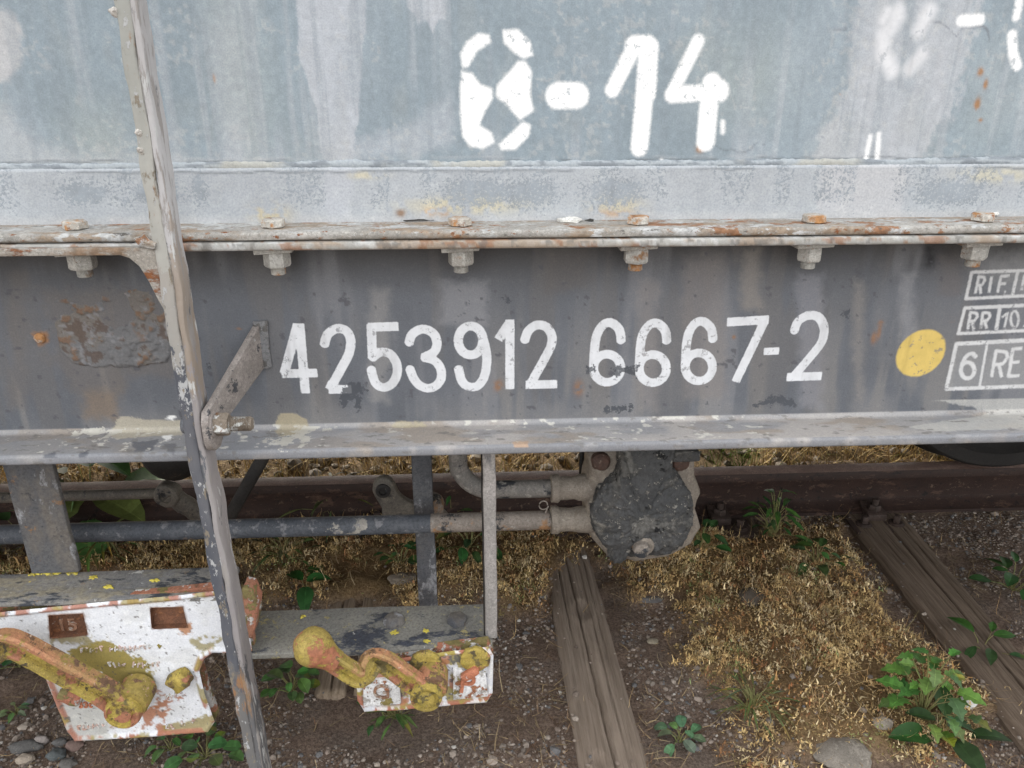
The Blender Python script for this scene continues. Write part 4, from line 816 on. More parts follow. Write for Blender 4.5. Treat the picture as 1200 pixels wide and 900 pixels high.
# thin rod, knuckle, levers behind
YR = .42
zr = float(on_y(120, 580, YR)[2]); m = MB(); m.tube([(X, YR, zr+.004*(X+1)) for X in np.linspace(-3.2, float(on_y(198, 580, YR)[0]), 12)], .013, 12); ROD = m.build('brake_rod', 'lug', WAG, 60)
k0 = on_y(197, 579, YR-.01); m = MB(); m.lathe(k0, (0, -1, 0), [(.03, -.016), (.031, .01), (.028, .016), (.015, .018), (.013, .012), (.003, .012)], 18)
m.tube(smooth_path([k0, on_y(215, 590, YR), on_y(232, 602, YR+.01), on_y(246, 612, YR+.01)]), [.024]*13, 10, (1, .7), (0, -1, 0)); m.rough(.003, 50, 1).build('rod_knuckle', 'lug', ROD, 60)
m = MB(); m.tube([on_y(262, 618, .36), on_y(306, 540, .36), on_y(318, 515, .36)], .015, 10, (1, .6), (0, 1, 0)); m.build('brake_hanger', 'dark_steel', WAG, 60)
m = MB(); q = on_y(185, 560, .5)-np.array([0, 0, -.02]); m.lathe(q+[0, .25, 0], (0, -1, 0), [(.085, -.2), (.085, .12), (.078, .16), (.05, .19), (.01, .2)], 24); m.build('air_reservoir', 'dark_steel', WAG, 50)
YG = .30
LG = XZ([(436, 577), (438, 566), (448, 560), (459, 564), (466, 578), (478, 588), (500, 594), (520, 600), (520, 612), (455, 610), (447, 596)], YG)
m = MB(); m.prism([tuple(p) for p in smooth_path(LG+[LG[0]], 3)[:-1]], lambda u, v, w_: (u, w_, v), YG, YG+.02, .004); LUG = m.rough(.0015, 50).build('brake_lug', 'lug', WAG, 50)
m = MB(); m.lathe(on_y(449, 575, YG-.001), (0, -1, 0), [(.017, -.004), (.017, .004), (.010, .005), (.009, -.001), (.001, -.001)], 16).build('eyelet', 'dark_steel', LUG)
m = MB(); m.lathe(on_y(505, 597, YG-.01), (0, -1, 0), [(.03, -.03), (.03, .004), (.02, .010), (.004, .011)], 18).rough(.002, 60).build('boss', 'pipe_tan', LUG)
for a in (681, 690):
    p0 = on_y(a, 528, .22); p1 = on_y(a, 575, .22); m = MB(); m.tube([p0+[0, 0, .1], p1], .0055, 8).build('thin_rod', 'dark_steel', WAG)
# back flange of the sole bar peeping out left, cross member
m = MB(); m.box((-1.6, .14, ZB-.012), (1.9, .05, .03), None, .004).rough(.002, 20, 2).build('cross_member', 'lug', WAG)
# wheel standing on the rail
YRAIL0 = float(on_z(600, 563, .16)[1]); YRC = YRAIL0+.036
xwh = float(on_y(1163, 545, YRC)[0]); rw = .46
m = MB(); m.lathe((xwh, YRC+.03, .1605+rw), (0, -1, 0), [(.06, -.16), (rw+.03, -.085), (rw+.028, -.06), (rw+.006, -.045), (rw, -.03), (rw-.003, .06), (rw-.012, .068), (rw-.055, .068), (rw-.062, .058), (rw-.085, .03), (rw-.12, .012), (.2, -.01), (.13, .03), (.12, .09), (.10, .10), (.01, .10)], 96)
m.build('wheel', 'wheel', WAG, 40)
m = MB(); m.box((xwh, YRC-.10, .62), (.30, .12, .26), None, .02).build('axle_box', 'under', WAG); 
m = MB(); m.tube([(xwh, YRC+.05, .1605+rw), (xwh, YRC+1.45, .1605+rw)], .07, 20).build('axle', 'wheel', WAG)
m = MB(); m.lathe((xwh, YRC+1.47, .1605+rw), (0, 1, 0), [(.06, -.14), (rw+.03, -.07), (rw, -.03), (rw-.003, .06), (rw-.06, .06), (.2, -.01), (.1, .10)], 64).build('wheel', 'wheel', WAG, 40)
# rest of the wagon: floor, far sole bar, body shell
YE = 2.95
m = MB(); m.box((0, (YE+.02)/2, 1.08), (X1-X0, YE-.04, .12), None, .0); m.build('floor', 'under', WAG)
m = MB(); m.box((0, YE, .98), (X1-X0, .014, .35), None, .0); m.box((0, YE+.045, ZB+.008), (X1-X0, .08, .016), None, 0); m.build('far_sole_bar', 'under', WAG)
m = MB(); m.box((0, YE-.01, 2.19), (X1-X0, .012, 2.0), None, 0).build('far_wall', 'body_far', WAG)
for sx in (X0, X1): m = MB(); m.box((sx, YE/2, 2.1), (.012, YE-.03, 2.2), None, 0); m.build('end_wall', 'body_far', WAG)
m = MB(); m.prism([(.003, 3.201), (YE, 3.201), (YE*.75, 3.5), (YE*.25, 3.5)], lambda u, v, w_: (w_, u, v), X0, X1, 0).build('roof', 'body_far', WAG)

# ================================================================== THE TRACK
# rail
zr0 = .0105; hh = .16-zr0
pr = [(0, zr0), (0, zr0+.011), (.045, zr0+.024), (.054, zr0+.034), (.054, zr0+hh-.044), (.048, zr0+hh-.036), (.030, zr0+hh-.030), (.029, zr0+hh-.008), (.033, zr0+hh-.002), (.042, zr0+hh), (.062, zr0+hh+.0012)]
half = [(a-.062, b) for a, b in pr]; full = half+[(-a, b) for a, b in half[::-1][1:]]
YC = YRC
m = MB(); X = np.linspace(-7, 7, 90); vs = []
for xx in X:
    for a, b in full: vs.append((xx, YC+a, b))
n = len(full); fs = []
for i in range(len(X)-1):
    for k in range(n): fs.append((i*n+k, i*n+(k+1) % n, (i+1)*n+(k+1) % n, (i+1)*n+k))
me_v = vs
m.raw(vs, fs); RAIL = m.build('rail', 'rail_side', None, 40, (0, YC, 0)); RAIL.data.materials.append(MAT['rail_head'])
for p in RAIL.data.polygons:
    if p.normal.z > .75 and p.center.z > .13: p.material_index = 1
tag(RAIL, 'rusty brown steel rail running across behind the brake pipes', 'rail')

def wood(name, a, b):
    t = NT(name); st = (1, .06, 1)
    c = t.mix(t.mr(t.noise(60, 6, .7, st), .35, .65), a, b)
    c = t.mix(t.mr(t.noise(160, 4, .7, (1, .03, 1), 3), .46, .66, 0, .6), c, tuple(v*.55 for v in a))
    c = t.mix(t.mr(t.noise(9, 5, .6, (1, .4, 1), 6), .5, .7, 0, .6), c, tuple(v*1.35 for v in b))
    return t.fin(c, .9, t.noise(190, 5, .7, (1, .03, 1), 3), .8, .003, 0, .15)
MAT['wood'] = wood('sleeper_wood', (.195, .152, .118), (.265, .212, .168)); MAT['wood_dark'] = wood('sleeper_wood_dark', (.12, .088, .064), (.172, .13, .098)); MAT['wood_pale'] = wood('sleeper_wood_pale', (.20, .15, .105), (.27, .21, .155))
def sleeper(name, A, B, C, Dd, ztop, mat, label, seed, cracks, knots=(), endround=0):
    """four corners on the ground: A,B far left/right, C,Dd near left/right (x, y)"""
    A, B, C, Dd = map(np.array, (A, B, C, Dd)); o = (A+B+C+Dd)/4; nu, nv = 100, 170
    U, Vv = np.meshgrid(np.linspace(0, 1, nu), np.linspace(0, 1, nv), indexing='ij'); u = U.ravel(); v = Vv.ravel()
    P = (A[None]*(1-u[:, None])+B[None]*u[:, None])*(1-v[:, None])+(C[None]*(1-u[:, None])+Dd[None]*u[:, None])*v[:, None]
    wdt = np.hypot(*(B-A)); L = np.hypot(*(C-A))
    uu = u*wdt; vv = v*L
    hgt = .005*(fbm(uu, vv, 16, 1.2, seed=seed)-.5)+.0035*(fbm(uu, vv, 90, 3, seed=seed+1)-.5)+.004*(fbm(uu, vv, 220, 7, o=3, seed=seed+2)-.5)
    for cu, v0, v1, dp, wd, drift in cracks:
        cc = cu+drift*v+.03*(fbm(vv*0, vv, 1, 9, seed=seed+7)-.5)+.015*(fbm(vv*0, vv, 1, 40, seed=seed+8)-.5)
        hgt -= dp*np.exp(-((u-cc)*wdt/wd)**2)*sm(v0-.03, v0+.06, v)*sm(v1+.03, v1-.08, v)
    for ku, kv, kr in knots:
        dd = np.hypot((u-ku)*wdt, (v-kv)*L*.6); hgt += -.005*np.exp(-(dd/kr)**2)+.002*np.exp(-((dd-kr*1.5)/(kr*.4))**2)
    e = np.minimum(u, 1-u)*wdt; hgt -= .016*np.exp(-(e/.008)**2); ev = np.minimum(v, 1-v)*L; hgt -= .02*np.exp(-(ev/.012)**2)
    top = np.c_[P, ztop+hgt]
    edge = .014*(fbm(u*0+u*3, vv, 7, seed=seed+5)-.5); sgn = np.where(u < .5, -1, 1)*(np.abs(u-.5) > .49); top[:, 0] += edge*sgn
    i = np.arange(nu*nv).reshape(nu, nv); ring = np.concatenate([i[:, 0], i[-1, 1:], i[-2::-1, -1], i[0, -2:0:-1]])
    bot = top[ring].copy(); bot[:, 2] = ztop-.17; nb = len(ring); b0 = nu*nv
    F = np.concatenate([grid_faces(nu, nv)[:, ::-1], np.stack([ring, b0+np.arange(nb), b0+np.roll(np.arange(nb), -1), np.roll(ring, -1)], -1)])
    T = thing(name, (float(o[0]), float(o[1]), ztop-.17), label, 'sleeper', 'wooden sleepers under the rail')
    np_mesh('timber', np.concatenate([top, bot]), F[:, ::-1], mat, T, ang=70); return T
def fastening(T, xc, dx=.0):
    """base plate, screws and clip on the near side of the rail foot"""
    m = MB(); m.box((xc, YC-.02, .0045), (.19, .30, .011), None, .002); PLB = m.rough(.001, 40, 1).build('base_plate', 'clip', T)
    for sx in (-.055, .055):
        m = MB(); m.lathe((xc+sx, YC-.125, .008), (0, 0, 1), [(.026, 0), (.026, .006), (.02, .009), (.019, .010)], 16); m.box((xc+sx, YC-.125, .030), (.019, .019, .026), Matrix.Rotation(.4+sx*9, 3, 'Z'), .002); m.build('coach_screw', 'clip', PLB)
    m = MB(); m.prism([(-.105, .008), (-.105, .032), (-.085, .040), (-.055, .038), (-.034, .048), (-.034, .037), (-.060, .026), (-.075, .010)], lambda u, v, w_: (xc+w_, YC+u, v), -.032, .032, .002).build('rail_clip', 'clip', PLB)
    m = MB(); m.hexa((xc, YC-.075, .036), (0, 0, 1), .021, .022, .1, .3); m.lathe((xc, YC-.075, .05), (0, 0, 1), [(.011, 0), (.011, .026), (.009, .028)], 12).build('clip_nut', 'clip', PLB)
def G(px, py, Z=0): p = on_z(px, py, Z); return np.array([p[0], p[1]])
def ext(near, far, t): return near+(far-near)*t
def slp(name, a0, a1, b0, b1, fy, ny, *rest):
    """edges a (left) and b (right) as two ground points each, extended to y = fy (far) and ny (near)"""
    def at(p, q, Y): return p+(q-p)*((Y-p[1])/(q[1]-p[1]))
    return sleeper(name, at(a0, a1, fy), at(b0, b1, fy), at(a0, a1, ny), at(b0, b1, ny), *rest)
T1 = slp('wooden_sleeper', G(638, 650), G(678, 900), G(690, 645), G(762, 900), YC+.35, -.35, .004, 'wood', 'grey brown wooden sleeper with a knot, near the middle below the dark valve', 31, [(.38, .1, .95, .008, .0022, .16), (.20, .0, .6, .006, .002, .1), (.64, .30, 1, .004, .002, .1), (.80, .0, .7, .004, .002, .0)], [(.55, .50, .02), (.3, .8, .012)])
fastening(T1, float(on_z(672, 612)[0]))
T2 = slp('wooden_sleeper', G(1000, 620), G(1205, 880), G(1066, 613), G(1205, 778), YC+.35, -.1, .012, 'wood_dark', 'dark wooden sleeper with long cracks at the right beside the leafy weed', 41, [(.55, 0, 1, .010, .003, .05), (.25, .0, .5, .005, .002, .12), (.78, .3, 1, .004, .002, 0)])
fastening(T2, float(on_z(1020, 606)[0]))
T3 = slp('wooden_sleeper', G(393, 652), G(385, 700), G(458, 650), G(455, 700), YC+.35, .22, -.002, 'wood_pale', 'pale split wooden sleeper seen between the pipe and the lower beam', 51, [(.50, 0, 1, .11, .007, .02), (.25, .0, 1, .010, .003, 0), (.75, .1, 1, .010, .003, .04)])
fastening(T3, float(on_z(440, 640)[0]))
T4 = slp('wooden_sleeper', G(836, 612), G(955, 838), G(888, 610), G(1026, 838), YC+.35, .02, -.002, 'wood_dark', 'half buried wooden sleeper under dry moss right of the valve', 61, [(.40, .0, 1, .04, .012, .1), (.7, 0, 1, .03, .01, 0)])
fastening(T4, float(on_z(838, 606)[0]))

# ================================================================== GROUND
def ground_h(x, y):
    h = -.017+.026*(fbm(x, y, 2.2, seed=801)-.5)+.022*(fbm(x, y, 9, seed=802)-.5)+.010*(fbm(x, y, 40, seed=803)-.5)
    return h+moss_m(x, y)*(.012+.045*fbm(x, y, 16, o=3, seed=805))+.05*sm(1.15, 1.5, y)*fbm(x, y, 5, seed=804)
MP = [[(575, 615), (700, 610), (705, 655), (660, 665), (640, 700), (600, 730), (575, 705)], [(705, 650), (830, 625), (990, 618), (1010, 680), (1085, 760), (1110, 800), (1150, 830), (1160, 910), (880, 910), (875, 820), (800, 775), (800, 700), (720, 690), (690, 660)], [(280, 615), (585, 605), (590, 690), (540, 705), (380, 705), (300, 705), (280, 660)], [(70, 640), (280, 640), (280, 690), (70, 690)], [(-60, 650), (60, 650), (60, 720), (-60, 720)]]
MPW = [XY(P, -.01) for P in MP]
def moss_m(x, y):
    d = np.full(x.shape, 9.)
    for P in MPW: d = np.minimum(d, sd_poly(x, y, P))
    return sm(.05, -.07, d+.22*(fbm(x, y, 7, seed=811)-.5)+.1*(fbm(x, y, 24, seed=812)-.5))
gx = np.concatenate([[-250, -60, -20, -8, -4], np.arange(-2.4, 3.0, .018), [4, 8, 20, 60, 250]]); gy = np.concatenate([[-250, -60, -20, -6, -2.5, -1.2], np.arange(-.6, 3.4, .018), [5, 8, 20, 60, 250]])
GX, GY = np.meshgrid(gx, gy, indexing='ij'); x = GX.ravel(); y = GY.ravel(); z = ground_h(x, y)
c = np.tile(np.array([.195, .145, .115]), (len(x), 1)); c *= (1+.5*(fbm(x, y, 6, seed=821)-.5)+.6*(fbm(x, y, 40, seed=822)-.5))[:, None]
c = mixc(c, (.17, .14, .12), .6*sm(.52, .66, fbm(x, y, 10, seed=823))); c = mixc(c, (.22, .145, .065), .8*moss_m(x, y)); c = mixc(c, (.30, .22, .12), .6*sm(1.1, 1.4, y))
t = NT('ground_soil'); cc = t.attr('paint', True); cc = t.mix(t.mr(t.noise(140, 6, .75), .35, .7), t.mix(1., cc, (.55, .52, .5), 'MULTIPLY'), t.mix(1., cc, (1.35, 1.33, 1.3), 'MULTIPLY'))
GM = t.fin(cc, .95, t.noise(120, 8, .75, off=2), 1.0, .008, 0, .1)
gr = np_mesh('ground', np.c_[x, y, z], grid_faces(len(gx), len(gy)), GM, None, [('paint', c)], loc=(0, 0, 0)); tag(gr, kind='structure', label='dark gravelly soil of the track bed under the wagon', cat='ground')

def tint_mat(name, rough=.9, grain=200, trans=0):
    t = NT(name); c = t.attr('tint', True); c = t.mix(t.mr(t.noise(grain, 4, .7), .3, .7), t.mix(1., c, (.72, .70, .68), 'MULTIPLY'), c)
    return t.fin(c, rough, t.noise(grain*1.5, 3, .6), .4, .001, 0, .25)
MAT['tint'] = tint_mat('tinted_stone'); MAT['straw'] = tint_mat('dry_plant', .85, 90); MAT['leaf'] = tint_mat('green_leaf', .55, 60)
# the near and visible part of the bed is scattered; keep points off the timber tops
SLP = [XY(P) for P in ([(636, 610), (700, 610), (764, 900), (676, 900)], [(990, 605), (1062, 605), (1206, 775), (1206, 885)], [(393, 640), (458, 640), (452, 860), (372, 860)])]
def on_timber(x, y):
    d = np.full(x.shape, 9.)
    for P in SLP: d = np.minimum(d, sd_poly(x, y, P))
    return d
# ---- gravel
def ico():
    b = bmesh.new(); bmesh.ops.create_icosphere(b, subdivisions=1, radius=1); v = np.array([q.co[:] for q in b.verts]); f = np.array([[q.index for q in p.verts] for p in b.faces]); b.free(); return v, f
IV, IF = ico()
def stones(name, px, py, pz, size, cols, lab=None, flat=(.45, .9)):
    n = len(px); V = np.repeat(IV[None], n, 0)*(1+.5*(RNG.random((n, len(IV), 1))-.5))
    V = V*np.stack([RNG.uniform(.75, 1.3, n), RNG.uniform(.75, 1.3, n), RNG.uniform(*flat, n)], -1)[:, None, :]
    a = RNG.uniform(0, 6.28, n); ca, sa = np.cos(a)[:, None], np.sin(a)[:, None]
    V = np.stack([V[..., 0]*ca-V[..., 1]*sa, V[..., 0]*sa+V[..., 1]*ca, V[..., 2]], -1)*size[:, None, None]+np.stack([px, py, pz], -1)[:, None, :]
    F = IF[None]+(np.arange(n)*len(IV))[:, None, None]
    return np_mesh(name, V.reshape(-1, 3), F.reshape(-1, 3), 'tint', None, fcol=np.repeat(cols, len(IF), 0), smooth=False, loc=(0, 0, 0))
def sc(n, x0=-1.7, x1=2.5, y0=-.12, y1=1.0): return RNG.uniform(x0, x1, n), RNG.uniform(y0, y1, n)
px, py = sc(60000); keep = (RNG.random(len(px)) > .93*moss_m(px, py)) & (fbm(px, py, 8, seed=831) > .40) & ((on_timber(px, py) > .0) | (RNG.random(len(px)) < np.where(on_timber(px, py) > -.02, .16, .02))); px, py = px[keep], py[keep]
sz = np.exp(RNG.normal(-5.95, .48, len(px))).clip(.0014, .013); tone = RNG.random((len(px), 1))
cols = (np.array([.19, .145, .118])*(1-tone)+np.array([.35, .30, .255])*tone)*RNG.uniform(.55, 1.25, (len(px), 1)); w_ = RNG.random(len(px)) < .02; cols[w_] = (.50, .47, .43); b_ = RNG.random(len(px)) < .15; cols[b_] = (.15, .145, .145)
gz = np.where(on_timber(px, py) < 0, .008, ground_h(px, py))+sz*.25
tag(stones('gravel', px, py, gz, sz, cols), 'small grey and brown gravel scattered over the soil', 'gravel', kind='stuff')
px, py = sc(5200, -3, 3.6, 1.1, 3.2); sz = np.exp(RNG.normal(-4.5, .4, len(px))).clip(.004, .03); cols = np.array([.36, .32, .27])*RNG.uniform(.5, 1.3, (len(px), 1))
tag(stones('ballast', px, py, ground_h(px, py)+sz*.3, sz, cols), 'pale ballast stones lying beyond the rail', 'ballast', kind='stuff')
# ---- thin curved blades: dry moss, straw, leaf litter
def blades(name, px, py, pz, length, width, lean, cols, nseg=2, mat='straw', curl=.8):
    n = len(px); a = RNG.uniform(0, 6.28, n); dx, dy = np.cos(a), np.sin(a); V = []
    th = RNG.uniform(*lean, n); X = px.copy(); Y = py.copy(); Z = pz.copy(); b = RNG.uniform(-curl, curl, n); a2 = a.copy()
    sx, sy = -dy, dx
    for k in range(nseg+1):
        ww = width*(1-.75*k/nseg)*.5
        V.append(np.stack([np.stack([X+sx*ww, Y+sy*ww, Z], -1), np.stack([X-sx*ww, Y-sy*ww, Z], -1)], 1))
        st = length/nseg; X = X+np.cos(a2)*np.sin(th)*st; Y = Y+np.sin(a2)*np.sin(th)*st; Z = Z+np.cos(th)*st; th = th+b; a2 = a2+RNG.uniform(-curl, curl, n)
    V = np.stack(V, 1).reshape(n, -1, 3); q = np.array([[2*k, 2*k+1, 2*k+3, 2*k+2] for k in range(nseg)])
    F = q[None]+(np.arange(n)*V.shape[1])[:, None, None]
    return np_mesh(name, V.reshape(-1, 3), F.reshape(-1, 4), mat, None, fcol=np.repeat(cols, nseg, 0), smooth=False, loc=(0, 0, 0))
def pal(n, cs, ps, jit=.35):
    i = RNG.choice(len(cs), n, p=np.array(ps)/sum(ps)); return np.array(cs)[i]*RNG.uniform(1-jit, 1+jit, (n, 1))
DRY = [(.62, .45, .21), (.52, .345, .155), (.70, .56, .33), (.33, .17, .08), (.30, .235, .10)]
px, py = sc(190000, -1.7, 2.5, -.12, 1.02); mm = moss_m(px, py)*sm(.385, .49, .5*fbm(px, py, 9, o=5, seed=841)+.5*fbm(px, py, 34, o=4, seed=843)-.005)*np.where(on_timber(px, py) < .008, np.where(py > on_z(660, 672)[1], .75, .08), 1); keep = RNG.random(len(px)) < mm*.55; px, py = px[keep], py[keep]; n = len(px)
cl_ = fbm(px, py, 10, seed=842); cols = pal(n, DRY, (5, 3, 3, 1.6, 1)); rd = cl_ > .60; cols[rd] = cols[rd]*np.array([.75, .60, .52]); gn = fbm(px, py, 8, seed=847) > .66; cols[gn] = cols[gn]*np.array([.5, .75, .6])
pz = ground_h(px, py)+RNG.uniform(-.004, .018, n); pz = np.where((on_timber(px, py) < 0), .008, pz)
cx_, cy_ = sc(9000, -1.7, 2.5, -.12, 1.02); kc = (RNG.random(len(cx_)) < moss_m(cx_, cy_)*sm(.38, .52, fbm(cx_, cy_, 7, seed=881))) & ((on_timber(cx_, cy_) > .012) | (cy_ > on_z(660, 672)[1])); cx_, cy_ = cx_[kc], cy_[kc]; nc = len(cx_)
K_ = 30; rc = RNG.uniform(.008, .026, nc); cc_ = pal(nc, DRY, (5, 3, 3, 1.6, .8), .3); ox = RNG.normal(0, 1, (nc, K_))*rc[:, None]*.6; oy = RNG.normal(0, 1, (nc, K_))*rc[:, None]*.6
qx = (cx_[:, None]+ox).ravel(); qy = (cy_[:, None]+oy).ravel(); qz = ground_h(qx, qy)+(rc[:, None]*1.1*np.exp(-(ox**2+oy**2)/(rc[:, None]**2))).ravel()-.004
qc = np.repeat(cc_, K_, 0)*RNG.uniform(.7, 1.25, (nc*K_, 1)); nq = len(qx)
px = np.r_[px, qx]; py = np.r_[py, qy]; pz = np.r_[pz, qz]; cols = np.r_[cols, qc]; n = len(px)
tag(blades('dry_moss', px, py, pz, np.exp(RNG.normal(-4.75, .5, n)).clip(.004, .028), np.exp(RNG.normal(-5.75, .45, n)).clip(.0012, .0065), (.1, 1.8), cols, 3, curl=1.3), 'ochre dry moss and withered ground cover between the sleepers', 'moss', kind='stuff')
px, py = sc(30000, -1.7, 2.5, -.12, 1.05); mm = moss_m(px, py)*sm(.40, .60, fbm(px, py, 6, seed=871)+.06)+.04; keep = RNG.random(len(px)) < mm*.34; px, py = px[keep], py[keep]; n = len(px)
tag(blades('dry_strands', px, py, ground_h(px, py)+RNG.uniform(.004, .022, n), RNG.uniform(.025, .085, n), RNG.uniform(.0009, .0020, n), (1.0, 1.75), pal(n, [(.52, .37, .18), (.42, .26, .12), (.58, .45, .28), (.28, .15, .08), (.27, .22, .10)], (4, 3, 2, 2, .6)), 5, curl=.45), 'long matted dry strands lying over the moss', 'straw', kind='stuff')
px, py = sc(20000, -1.7, 2.5, -.12, 1.02); keep = (RNG.random(len(px)) < .20+.8*sm(.5, .65, fbm(px, py, 5, seed=851))) & (on_timber(px, py) > -.01); px, py = px[keep], py[keep]; n = len(px)
tag(blades('plant_litter', px, py, ground_h(px, py)+.006, np.exp(RNG.normal(-3.7, .5, n)).clip(.006, .09), RNG.uniform(.0010, .0030, n), (1.15, 1.65), pal(n, [(.34, .25, .14), (.24, .16, .10), (.15, .09, .055), (.42, .33, .2)], (3, 3, 2, 1)), 3, curl=.35), 'broken straw and twigs strewn over the soil', 'straw', kind='stuff')
px, py = sc(42000, -2.9, 3.6, YC+.10, 3.2); keep = (fbm(px, py, 4, seed=861) > .40) | (RNG.random(len(px)) < .25); px, py = px[keep], py[keep]; n = len(px); cols = pal(n, [(.62, .46, .20), (.54, .37, .15), (.68, .54, .29), (.38, .24, .11), (.24, .26, .08)], (4, 3, 3, 1.2, .5))
xg_ = float(on_z(860, 533)[0]); gg = np.exp(-((px-xg_)/.16)**2)*(fbm(px, py, 6, seed=863) > .42); cols = np.where((gg > .4)[:, None], np.array([.17, .24, .05])*RNG.uniform(.6, 1.4, (n, 1)), cols)
tag(blades('dry_grass', px, py, ground_h(px, py), RNG.uniform(.05, .15, n), RNG.uniform(.002, .0045, n), (.2, 1.5), cols, 3, curl=.6), 'sunlit dry yellow grass growing beyond the rail', 'grass', kind='stuff')

# ---- weeds: every leaf a part
def leaf_mesh(name, shape, L, wd, fold=.25, droop=.5, col=(.07, .16, .035), n=7):
    """leaf along +x with its own outline; shape 'oak', 'oval', 'lance' or 'clover'"""
    V = []; F = []; C = []; n = 15 if shape == 'oak' else n
    for k in range(n+1):
        t = k/n
        if shape == 'oak': ww = math.sin(math.pi*min(1, t*.93+.07))**.75*(1+.26*math.sin(t*20+.5))*wd*(1.05-.3*t)
        elif shape == 'clover': ww = math.sin(math.pi*(t*.9+.08))**.6*wd*(.7+.5*t)
        elif shape == 'lance': ww = math.sin(math.pi*min(1, t*.96+.04))**.9*wd*.8
        else: ww = math.sin(math.pi*min(1, t*.95+.05))**.75*wd
        if k == n: ww = .0004
        zc_ = -droop*L*t*t; xx = L*t
        ww2 = ww*random.uniform(.88, 1.12) if 0 < k < n else ww
        V += [(xx, -ww, zc_+fold*ww), (xx, -ww*.07, zc_), (xx, ww*.07, zc_), (xx, ww2, zc_+fold*ww2)]
    old = random.random() < .14
    for k in range(n):
        a = 4*k
        for e, g in ((0, 1.0), (1, 1.45), (2, 1.12)):
            F.append((a+e, a+4+e, a+5+e, a+e+1)); q = random.uniform(.82, 1.15)*g*(1 if k < n-2 else .85); cc = np.array(col)*q
            C.append(cc*np.array([1.9, 1.15, .8]) if old and k > n*.45 else cc)
    return V, F, np.array(C)
LABS = []
def weed(name, px, py, label, n, size, shape, spread, height, col, Zb=None, seed=0, bunch=1.0, col2=None, wid=.30, group=None, Y=None, upright=False):
    random.seed(seed); p = on_z(px, py, -.015) if Y is None else on_y(px, py, Y); x0, y0 = float(p[0]), float(p[1]); z0 = float(ground_h(np.array([x0]), np.array([y0]))[0])
    T = thing(name, (x0, y0, z0), label, 'weed', group or 'weeds growing in the track bed'); cf = .72; col = tuple(v*cf for v in col); col2 = col2 and tuple(v*cf for v in col2)
    m = MB(); tips = []
    for i in range(n):
        az = i*2.4+random.uniform(-.4, .4); rr = spread*math.sqrt((i+.6)/n)*random.uniform(.75, 1.15); hz = height*(1-.75*(rr/spread)**1.5)*random.uniform(.7, 1.15)+.008
        if upright: hz = height*(i+.5)/n*random.uniform(.85, 1.1)+.01; rr = spread*(1.15-.75*(i/n)**1.6)*random.uniform(.6, 1.1)
        tip = Vector((x0+rr*math.cos(az), y0+rr*math.sin(az)*bunch, z0+hz)); tips.append((tip, az)); b = Vector((x0+random.uniform(-.006, .006), y0+random.uniform(-.006, .006), z0-.004))
        m.tube([b, (b+tip)/2+Vector((0, 0, hz*.25)), tip], [.0017, .0012, .0008], 5)
    m.build('stem', weathered(name+'_stem', (.16, .19, .06), (.22, .17, .08), []) if 'stemm' not in MAT else 'stemm', T)
    for i, (tip, az) in enumerate(tips):
        L = size*random.uniform(.6, 1.2); cc = col if (col2 is None or random.random() < .6) else col2; cc = tuple(v*random.uniform(.75, 1.25) for v in cc)
        V, F, C = leaf_mesh('leaf', shape, L, L*wid, random.uniform(.1, .45), random.uniform(.15, .55), cc)
        rot = Matrix.Rotation(az+random.uniform(-.5, .5), 3, 'Z') @ Matrix.Rotation(random.uniform(-.5, .25), 3, 'Y') @ Matrix.Rotation(random.uniform(-.3, .3), 3, 'X')
        V = [tuple(rot @ Vector(v)+tip) for v in V]
        np_mesh('leaf', V, F, 'leaf', T, fcol=C)
    return T
MAT['stemm'] = weathered('weed_stem', (.14, .17, .05), (.20, .16, .07), [])
weed('leafy_weed', 1078, 848, 'bright green lobed-leaf weed at the lower right beside the dark sleeper', 36, .048, 'oak', .075, .16, (.14, .28, .06), seed=5, col2=(.07, .17, .045), wid=.38, upright=True)
weed('dock_plant', 1105, 868, 'dark glossy broad leaves low on the ground below the lobed weed', 6, .085, 'oval', .05, .04, (.035, .08, .025), seed=6, wid=.26)
weed('sapling', 1150, 765, 'thin seedling with narrow dark leaves lying over the dark sleeper', 6, .06, 'lance', .07, .06, (.05, .12, .03), seed=7)
weed('clover', 343, 808, 'small green clover clump under the knob of the short lever', 16, .035, 'clover', .05, .05, (.09, .20, .05), seed=8, wid=.42)
weed('clover', 240, 885, 'small green clover clump below the white plate right of centre', 14, .032, 'clover', .06, .03, (.10, .21, .06), seed=9, wid=.42)
weed('clover', 200, 878, 'tiny green clover clump under the lower right corner of white plate', 8, .03, 'clover', .035, .025, (.09, .19, .06), seed=10, wid=.42)
weed('clover', 455, 838, 'low green sprig on the soil below the letter G tile', 10, .04, 'lance', .05, .03, (.08, .17, .05), seed=11)
weed('clover', 797, 868, 'pale green rosette on bare gravel right of the middle sleeper', 10, .032, 'clover', .035, .02, (.14, .24, .12), seed=12, wid=.42)
weed('clover', 22, 780, 'round green leaves under the bend of the long lever at the left edge', 9, .04, 'clover', .05, .05, (.08, .20, .05), seed=13, wid=.42)
weed('clover', 19, 832, 'tiny pale green rosette at the left edge above the stones', 8, .022, 'lance', .02, .012, (.14, .24, .10), seed=14)
weed('bushy_weed', 903, 640, 'upright green weed growing at the rail foot right of the valve', 34, .05, 'lance', .07, .16, (.06, .14, .035), seed=15, wid=.2)
weed('bushy_weed', 955, 668, 'green seedling in the dry moss left of the dark sleeper', 14, .04, 'oval', .07, .06, (.06, .14, .035), seed=16)
weed('bushy_weed', 1188, 690, 'dark green broad weed at the right edge beyond the dark sleeper', 12, .06, 'oval', .07, .08, (.045, .11, .03), seed=17)
